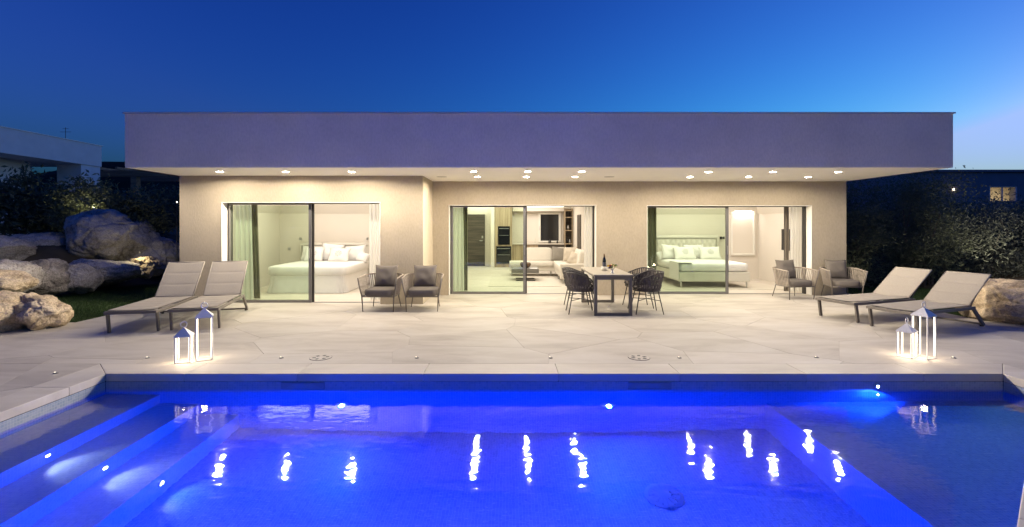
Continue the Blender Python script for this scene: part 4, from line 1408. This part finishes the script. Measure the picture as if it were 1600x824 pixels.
# ---- lanterns ------------------------------------------------------------
def lantern(loc, rz, s, h, label):
    t = thing('lantern', label, 'lantern', loc, R(rz), 'white floor lanterns by the pool')
    q = s / 2
    bs = MB()
    for a in (-1, 1):
        bs.box(-q, q, a * q - .005, a * q + .005, 0, .008).box(a * q - .005, a * q + .005, -q + .0052, q - .0052, 0, .008)
    bs.build('base_frame', M['lantern'], t)
    for ax in (-1, 1):
        for ay in (-1, 1):
            p = MB().box(ax * q - .0055, ax * q + .0055, ay * q - .0055, ay * q + .0055, .0085, h).build('post', M['lantern'], t)
            d = .0062
            MB().box(ax * q - ax * (d + .004) - .0028, ax * q - ax * (d + .004) + .0028, ay * q - ay * (d + .004) - .0028, ay * q - ay * (d + .004) + .0028, .03, h - .01).build('led_strip', M['led'], p)
    r = q + .012
    rp = .10
    rf = MB().add([(-r, -r, h), (r, -r, h), (r, r, h), (-r, r, h), (-r, -r, h + .012), (r, -r, h + .012), (r, r, h + .012), (-r, r, h + .012), (0, 0, h + .012 + rp)],
                  [(3, 2, 1, 0), (0, 1, 5, 4), (1, 2, 6, 5), (2, 3, 7, 6), (3, 0, 4, 7), (4, 5, 8), (5, 6, 8), (6, 7, 8), (7, 4, 8)]).build('roof', M['lantern'], t)
    ring = [(.034 * math.cos(2 * PI * k / 20), 0, h + rp + .04 + .034 * math.sin(2 * PI * k / 20)) for k in range(20)]
    MB().tube(ring, .0055, 8, closed=True).build('ring_handle', M['lantern'], rf, smooth=True)
    lamp('lantern_light', 'POINT', (0, 0, h * .45), 3.2 if h > .4 else 2.6, (1, .80, .55), t, shadow_soft_size=.03)
    return t


lantern((-3.925, 5.84, .001), 22, .15, .31, 'short white lantern on the left by the pool edge')
lantern((-3.745, 5.95, .001), 30, .165, .52, 'tall white lantern on the left by the pool edge')
lantern((4.98, 6.05, .001), 32, .15, .315, 'short white lantern on the right by the pool edge')
lantern((5.165, 6.02, .001), 22, .165, .52, 'tall white lantern on the right by the pool edge')

# ---- deck lights and lids -------------------------------------------------
DK = [(-5.04, 5.38, 'set in the paving left of the pool corner'), (-4.48, 6.0, 'left of the left lanterns'), (-2.82, 6.0, 'left of the left round lid'),
      (-1.14, 6.0, 'between the left round lid and the centre'), (.52, 6.0, 'left of the right round lid'), (2.12, 6.0, 'right of the right round lid'),
      (3.83, 6.02, 'left of the right lanterns'), (5.52, 6.0, 'right of the right lanterns')]
for (x, y, lab) in DK:
    t = thing('deck_light', 'tiny floor light ' + lab, 'deck light', (x, y, .001), 0, 'tiny lights in the terrace paving')
    MB().lathe([(.026, 0), (.026, .006), (.014, .012)], n=18).build('housing', M['framel'], t)
    B(-.016, -.004, -.004, .008, .0125, .014).build('lens', M['deckled'], t)
    lamp('deck_light_glow', 'SPOT', (-.03, .006, .02), .12, (1, .85, .6), t, rot=(0, R(78), R(165)), spot_size=R(80), spot_blend=.8, shadow_soft_size=.006)
for x, lab in ((-2.34, 'round slotted lid in the paving near the left skimmer'), (1.62, 'round slotted lid in the paving near the right skimmer')):
    t = thing('skimmer_lid', lab, 'lid', (x, 6.02, .001), 0, 'round lids in the paving')
    MB().lathe([(.135, 0), (.135, .003)], n=36).build('lid_edge', M['frame'], t)
    MB().lathe([(.131, .0032), (.131, .0045)], n=36).build('lid', M['deck'], t)
    for k in range(6):
        a = 2 * PI * k / 6 + .3
        MB().bar((.058 * math.cos(a), .058 * math.sin(a), .0055), (.098 * math.cos(a), .098 * math.sin(a), .0055), .034, .002).build('slot', M['frame'], t)


# ================================================================== BOULDERS
def boulder(label, c, r, m, seed, flat=6, rough=.16, rz=0):
    bm = bmesh.new()
    bmesh.ops.create_icosphere(bm, subdivisions=6, radius=1)
    rn = random.Random(seed)
    planes = []
    for _ in range(flat):
        d = Vector((rn.gauss(0, 1), rn.gauss(0, 1), rn.gauss(0, .7))).normalized()
        planes.append((d, rn.uniform(.6, .85)))
    off = Vector((seed * 3.7, seed * 1.3, seed * 2.1))
    for v in bm.verts:
        p = v.co.copy()
        for d, k in planes:
            q = p.dot(d)
            if q > k: p -= d * (q - k) * .86
        n1 = noise.noise(p * 1.3 + off); n2 = noise.noise(p * 3.1 + off); n3 = noise.noise(p * 8 + off); n4 = noise.noise(p * 19 + off)
        vd = noise.voronoi(p * 1.15 + off)[0]
        cr = math.exp(-((vd[1] - vd[0]) / .045) ** 2)
        p *= 1 + rough * n1 + rough * .55 * n2 + .045 * n3 + .02 * n4 - .05 * cr
        v.co = Vector((p.x * r[0], p.y * r[1], p.z * r[2]))
    me = bpy.data.meshes.new('boulder')
    bm.to_mesh(me); bm.free()
    for p in me.polygons: p.use_smooth = True
    me.materials.append(m)
    o = bpy.data.objects.new('boulder', me); COL.objects.link(o)
    o.location = c; o.rotation_euler = (0, 0, R(rz))
    return tag(o, label, 'boulder', 'granite boulders')


def bpx(x0, x1, y0, y1, D, depth=None):
    """centre and radii of a boulder from the bearing and elevation angles that its outline subtends at distance D"""
    dd = depth or (x1 - x0) / 2 * D / 755.6 * .7
    k = (D + dd * .6) / 755.6
    cx = ((x0 + x1) / 2 - 795) * k; cz = 1.65 - ((y0 + y1) / 2 - 352) * k
    rx = (x1 - x0) / 2 * k; rz = (y1 - y0) / 2 * k
    return (cx, D + (depth or rx * .7) * .6, cz), (rx * 1.06, depth or rx * .8, rz * 1.08)


BL = [('warm granite boulder at the far left edge of the terrace', (-60, 42, 462, 534, 7.2, .6), 'rockw', 2, 5, .12),
      ('fissured warm granite boulder where the terrace meets the left lawn', (30, 106, 458, 522, 7.55, .45), 'rockw', 8, 8, .3),
      ('tan boulder above the far left terrace boulder', (-30, 38, 424, 466, 8.7, .5), 'rockw', 13, 6, .2),
      ('grey boulder at the left photo edge behind the tan one', (-30, 48, 408, 462, 9.7, .6), 'rockg', 17, 5, .15),
      ('dark lichen-stained boulder at the left of the lawn', (38, 100, 407, 468, 10.6, .6), 'rockl', 4, 9, .1),
      ('grey boulder between the lichen-stained one and the long one', (92, 146, 415, 462, 11.1, .6), 'rockg', 25, 7, .14),
      ('long rounded grey boulder lying at the back of the lawn', (108, 219, 402, 450, 12.0, .8), 'rockg', 31, 6, .12),
      ('small lamp-lit boulder at the right end of the long grey one', (206, 250, 399, 434, 12.9, .5), 'rockw', 5, 6, .25),
      ('grey boulder in the upper row at the left photo edge', (-40, 36, 371, 416, 11.8, .7), 'rockg', 41, 5, .12),
      ('long low grey boulder in the upper row under the shrubs', (14, 116, 366, 408, 12.9, .8), 'rockg', 43, 7, .14),
      ('tallest grey boulder with a leaning peaked top', (112, 206, 331, 408, 13.2, .9), 'rockg', 47, 8, .16),
      ('rounded grey boulder leaning on the right of the tallest one', (180, 234, 344, 404, 13.8, .8), 'rockg', 53, 6, .14),
      ('sloping dark boulder behind the left corner of the villa', (192, 282, 372, 436, 14.3, .9), 'rockg', 59, 5, .12),
      ]
for lab, a, m, seed, fl, ro in BL:
    c, r = bpx(*a)
    boulder(lab, c, r, M[m], seed, fl, ro)
boulder('large tan and grey boulder behind the right-hand lounger', (9.0, 8.6, .14), (1.08, .95, .50), M['rockw'], 61, 5, .12)
for (x, y, rx_, lab, pw, rot) in ((-9.73, 12.75, 0, 'small garden spotlight hidden between the back boulders on the left', 14, (R(120), 0, R(15))),):
    t = thing('garden_spotlight', lab, 'spotlight', (x, y, .9), 0, 'garden spotlights')
    MB().lathe([(.012, 0), (.014, .02), (.012, .04)], n=14).build('housing', M['framel'], t)
    lamp('garden_spotlight_light', 'POINT', (0, 0, .07), pw, (1, .86, .5), t, shadow_soft_size=.03)


# ================================================================== VEGETATION
def shrub(name, label, c, rad, nleaf, lsize, m, seed, stems=7, narrow=.35, group=None, cat='shrub', clumps=60):
    rn = random.Random(seed)
    t = thing(name, label, cat, c, rn.uniform(0, 6.28), group)
    cl = []
    for _ in range(clumps):
        while True:
            p = Vector((rn.uniform(-1, 1), rn.uniform(-1, 1), rn.uniform(-1, 1)))
            if .35 < p.length < 1: break
        p *= 1 + .25 * noise.noise(p * 2 + Vector((seed, 0, 0)))
        cl.append(Vector((p.x * rad[0], p.y * rad[1], rad[2] * (1.02 + p.z))))
    mb = MB()
    vs, fs = [], []
    for k in range(nleaf):
        q = cl[k % clumps]
        s = rad[0] * .17
        p = q + Vector((rn.gauss(0, s), rn.gauss(0, s), rn.gauss(0, s * .9)))
        if p.z < .03: p.z = rn.uniform(.03, .4)
        d = (Vector((rn.gauss(0, 1), rn.gauss(0, 1), rn.gauss(.35, .8)))).normalized()
        sd = d.orthogonal().normalized()
        sd.rotate(Matrix.Rotation(rn.uniform(0, 6.28), 3, d))
        L = lsize * rn.uniform(.7, 1.35); w_ = L * narrow * .5
        n_ = d.cross(sd) * (L * .1)
        b = len(vs)
        vs += [p, p + d * L * .5 + sd * w_ + n_, p + d * L, p + d * L * .5 - sd * w_ + n_]
        fs.append((b, b + 1, b + 2, b + 3))
    mb.v = [tuple(v) for v in vs]; mb.f = fs
    mb.build('foliage', m, t)
    st = MB()
    for k in range(stems):
        q = cl[rn.randrange(clumps)]
        b = Vector((rn.gauss(0, rad[0] * .12), rn.gauss(0, rad[1] * .12), -.15))
        mid = b.lerp(q, .5) + Vector((rn.gauss(0, .08), rn.gauss(0, .08), .1))
        st.tube([b, mid, q], [.028, .018, .006], 6)
        for _ in range(3):
            q2 = cl[rn.randrange(clumps)]
            if (q2 - mid).length < rad[0] * 1.1: st.tube([mid, mid.lerp(q2, .5) + Vector((0, 0, .05)), q2], [.012, .008, .003], 5)
    st.build('stems', M['bark'], t)
    return t


shrub('garden_shrub', 'broad-leaved dark shrub at the left photo edge against the white wall', (-14.0, 13.9, 1.2), (1.05, .8, .98), 4200, .17, M['leafd'], 1, group='shrubs above the boulders')
shrub('garden_shrub', 'twiggy green shrub between the white wall and its pillar', (-12.6, 14.3, 1.2), (.95, .8, .92), 4600, .14, M['leafg'], 2, group='shrubs above the boulders')
shrub('garden_shrub', 'bushy green shrub behind the tallest boulder', (-11.35, 14.9, 1.2), (.8, .7, .85), 4000, .14, M['leafg'], 3, group='shrubs above the boulders')
shrub('garden_shrub', 'dark shrub under the wooden pergola', (-11.0, 17.2, 1.2), (1.3, 1.0, .95), 6000, .10, M['leafd'], 4, group='shrubs beside the pergola')
shrub('garden_shrub', 'dark shrub against the left corner of the villa', (-9.4, 17.0, 1.0), (1.3, 1.1, .95), 6000, .10, M['leafd'], 5, group='shrubs beside the pergola')
shrub('garden_shrub', 'dense dark shrub filling the gap behind the sloping boulder', (-9.0, 15.6, .2), (1.3, .9, 1.1), 6000, .09, M['leafd'], 6, group='shrubs beside the pergola')
RT = [((9.6, 13.6, -.1), (1.25, 1.0, 1.35), 'leafd', 'dark shrub against the right end of the beige wall'),
      ((11.4, 13.3, 0), (1.35, 1.1, 1.45), 'leafd', 'tall dark shrub behind the right-hand loungers'),
      ((13.2, 13.0, .1), (1.35, 1.1, .98), 'leafs', 'silvery shrub lit by a garden lamp above the right boulder'),
      ((15.0, 13.2, .3), (1.4, 1.1, 1.0), 'leafd', 'dark shrub at the right photo edge'),
      ((10.4, 15.6, .3), (1.6, 1.2, 1.35), 'leafd', 'broad dark tree-like shrub under the right end of the soffit'),
      ((12.8, 15.6, .6), (1.6, 1.2, 1.22), 'leafd', 'broad dark shrub below the neighbouring lit window wall'),
      ((15.4, 16.0, .6), (1.6, 1.2, .72), 'leafg', 'loose shrub partly covering the neighbouring lit window'),
      ((17.9, 16.2, .7), (1.4, 1.2, .85), 'leafd', 'dark shrub furthest right beyond the boulder')]
t = thing('garden_spotlight', 'small garden spotlight behind the tallest boulder, lighting the leaves', 'spotlight', (-12.25, 14.2, 1.8), 0, 'garden spotlights')
MB().lathe([(.03, 0), (.035, .05), (.03, .12)], n=14).build('housing', M['frame'], t)
lamp('garden_spotlight_light', 'POINT', (0, 0, .2), 45, (1, .92, .6), t, shadow_soft_size=.02)
for i, (c, r, m, lab) in enumerate(RT):
    shrub('garden_shrub', lab, c, r, 15000, .075 if m != 'leafs' else .085, M[m], 20 + i, stems=14, narrow=.28 if m == 'leafs' else .36, group='shrubs on the right', clumps=46)
for (x, y, z, lab, pw) in ((12.05, 11.85, .0, 'small garden spotlight in front of the silvery shrub', 30), (9.0, 12.4, 0, 'small garden spotlight at the foot of the shrub by the wall', 3)):
    t = thing('garden_spotlight', lab, 'spotlight', (x, y, hgt(x, y)), 0, 'garden spotlights')
    MB().lathe([(.03, 0), (.035, .05), (.03, .12)], n=14).build('housing', M['frame'], t)
    lamp('garden_spotlight_light', 'SPOT', (0, 0, .14), pw * 4, (1, .93, .72), t, rot=(R(150), 0, R(-20)), spot_size=R(70), spot_blend=.6, shadow_soft_size=.02)

# ================================================================== NEIGHBOURS, PERGOLA, HILLS
nb = thing('white_house', 'white flat-roofed neighbouring house behind the left shrubs', 'house')
XN = -16.8
rf = B(XN - 9, XN, 9.5, 19.95, 4.05, 4.90).build('roof', M['plaster2'], nb)
B(XN - 9, XN + .03, 9.45, 20.0, 4.902, 4.93).build('roof_cap', M['capmetal'], rf)
B(XN - 1.0, XN - .05, 19.05, 19.94, 1.0, 4.049).build('pillar', M['plaster2'], nb)
B(XN - 9, XN - 1.3, 9.6, 18.3, 1.0, 4.048).build('wall', M['plaster2'], nb)
B(XN - 9, XN - 3.6, 18.302, 19.9, 1.0, 4.048).build('wall', M['purple'], nb)
an = thing('roof_aerial', 'thin television aerial on the white neighbouring roof', 'aerial', (-17.6, 19.2, 4.93))
MB().tube([(0, 0, 0), (0, 0, .6)], .009, 6).build('mast', M['frame'], an)
MB().tube([(-.22, 0, .42), (.22, 0, .42)], .007, 6).tube([(-.12, 0, .55), (.12, 0, .55)], .006, 6).build('crossbar', M['frame'], an)
pg = thing('pergola', 'brown timber pergola behind the left shrubs', 'pergola', (0, 0, 1.2))
B(-18.4, -11.0, 21.6, 21.8, 2.62, 2.90).build('beam', M['beam'], pg)
B(-18.4, -11.0, 24.0, 24.2, 2.62, 2.90).build('beam', M['beam'], pg)
for x in (-16.75, -12.2):
    B(x - .13, x + .13, 21.58, 21.83, 0, 2.615).build('post', M['beam'], pg)
for k in range(9):
    B(-18.2 + k * .85, -18.1 + k * .85, 21.3, 24.5, 2.905, 3.02).build('rafter', M['beam'], pg)
rh = thing('dark_house', 'dark house with a lit window on the right beyond the shrubs', 'house')
MB().box(15.6, 20.87, 21.0, 21.3, .3, 3.95).box(22.1, 34, 21.0, 21.3, .3, 3.95).box(20.87, 22.1, 21.0, 21.3, .3, 2.70).box(20.87, 22.1, 21.0, 21.3, 3.34, 3.95).box(15.6, 15.9, 21.3, 28, .3, 3.95).box(15.9, 34, 27.7, 28, .3, 3.95).build('wall', M['purple'], rh)
MB().box(19, 27, 25.4, 25.5, 1.3, 3.9).box(18.9, 19, 21.31, 25.5, 1.3, 3.9).box(27, 27.1, 21.31, 25.5, 1.3, 3.9).box(19, 27, 21.31, 25.4, 3.82, 3.9).build('interior_wall', M['inwall'], rh)
for x_ in (23.6, 24.9):
    B(x_, x_ + .35, 25.3, 25.398, 2.1, 3.6).build('curtain_panel', M['cushbeige'], rh)
B(15.5, 34.1, 20.9, 28.1, 3.952, 4.05).build('roof', M['purple'], rh)
wf = MB().box(20.87, 20.93, 21.02, 21.3, 2.70, 3.34).box(22.04, 22.1, 21.02, 21.3, 2.70, 3.34).box(20.93, 22.04, 21.02, 21.3, 3.30, 3.34).box(21.46, 21.51, 21.05, 21.1, 2.705, 3.299).build('window', M['white'], rh)
B(20.94, 22.03, 21.06, 21.08, 2.705, 3.339).build('pane', M['glassc'], wf)
lamp('window_lamp', 'AREA', (23.5, 23.6, 3.75), 150, (1, .8, .5), rh, shape='RECTANGLE', size=3, size_y=2)
wl_ = thing('wall_lamp', 'tiny bright lamp left of the neighbouring lit window', 'lamp', (19.3, 20.99, 3.2))
MB().lathe([(.03, -.03), (.042, 0), (.03, .03)], n=12).build('lamp_body', emit('wall_lamp_glow', (1, .85, .6), 18), wl_, smooth=True)
wl_ = thing('wall_lamp', 'tiny bright lamp beside the left corner of the villa', 'lamp', (-9.4, 13.7, 2.3))
MB().tube([(0, 0, -1.9), (0, 0, -.03)], .012, 6).build('stake', M['frame'], wl_)
MB().lathe([(.01, -.015), (.014, 0), (.01, .015)], n=12).build('lamp_body', emit('stake_lamp_glow', (1, .9, .75), 6), wl_, smooth=True)


def hill(label, x0, x1, y, zmax, seed, prof):
    mb = MB(); nx, ny = 60, 12
    for j in range(ny + 1):
        for i in range(nx + 1):
            u, v = i / nx, j / ny
            x = x0 + (x1 - x0) * u; yy = y + 60 * v
            z = zmax * prof(u) * math.sin(PI * min(1, .08 + v * .92)) ** .8 + 1.2 * noise.noise((x * .15, yy * .15, seed)) * math.sin(PI * v) - 1
            mb.v.append((x, yy, z))
    for j in range(ny):
        for i in range(nx):
            a = j * (nx + 1) + i
            mb.f.append((a, a + 1, a + nx + 2, a + nx + 1))
    return tag(mb.build('hill', M['hill'], smooth=True), kind='structure')


hill('', -110, -30, 70, 15, 3, lambda u: math.sin(PI * u) ** .7)
hill('', 40, 160, 90, 11, 9, lambda u: math.sin(PI * u) ** .6)
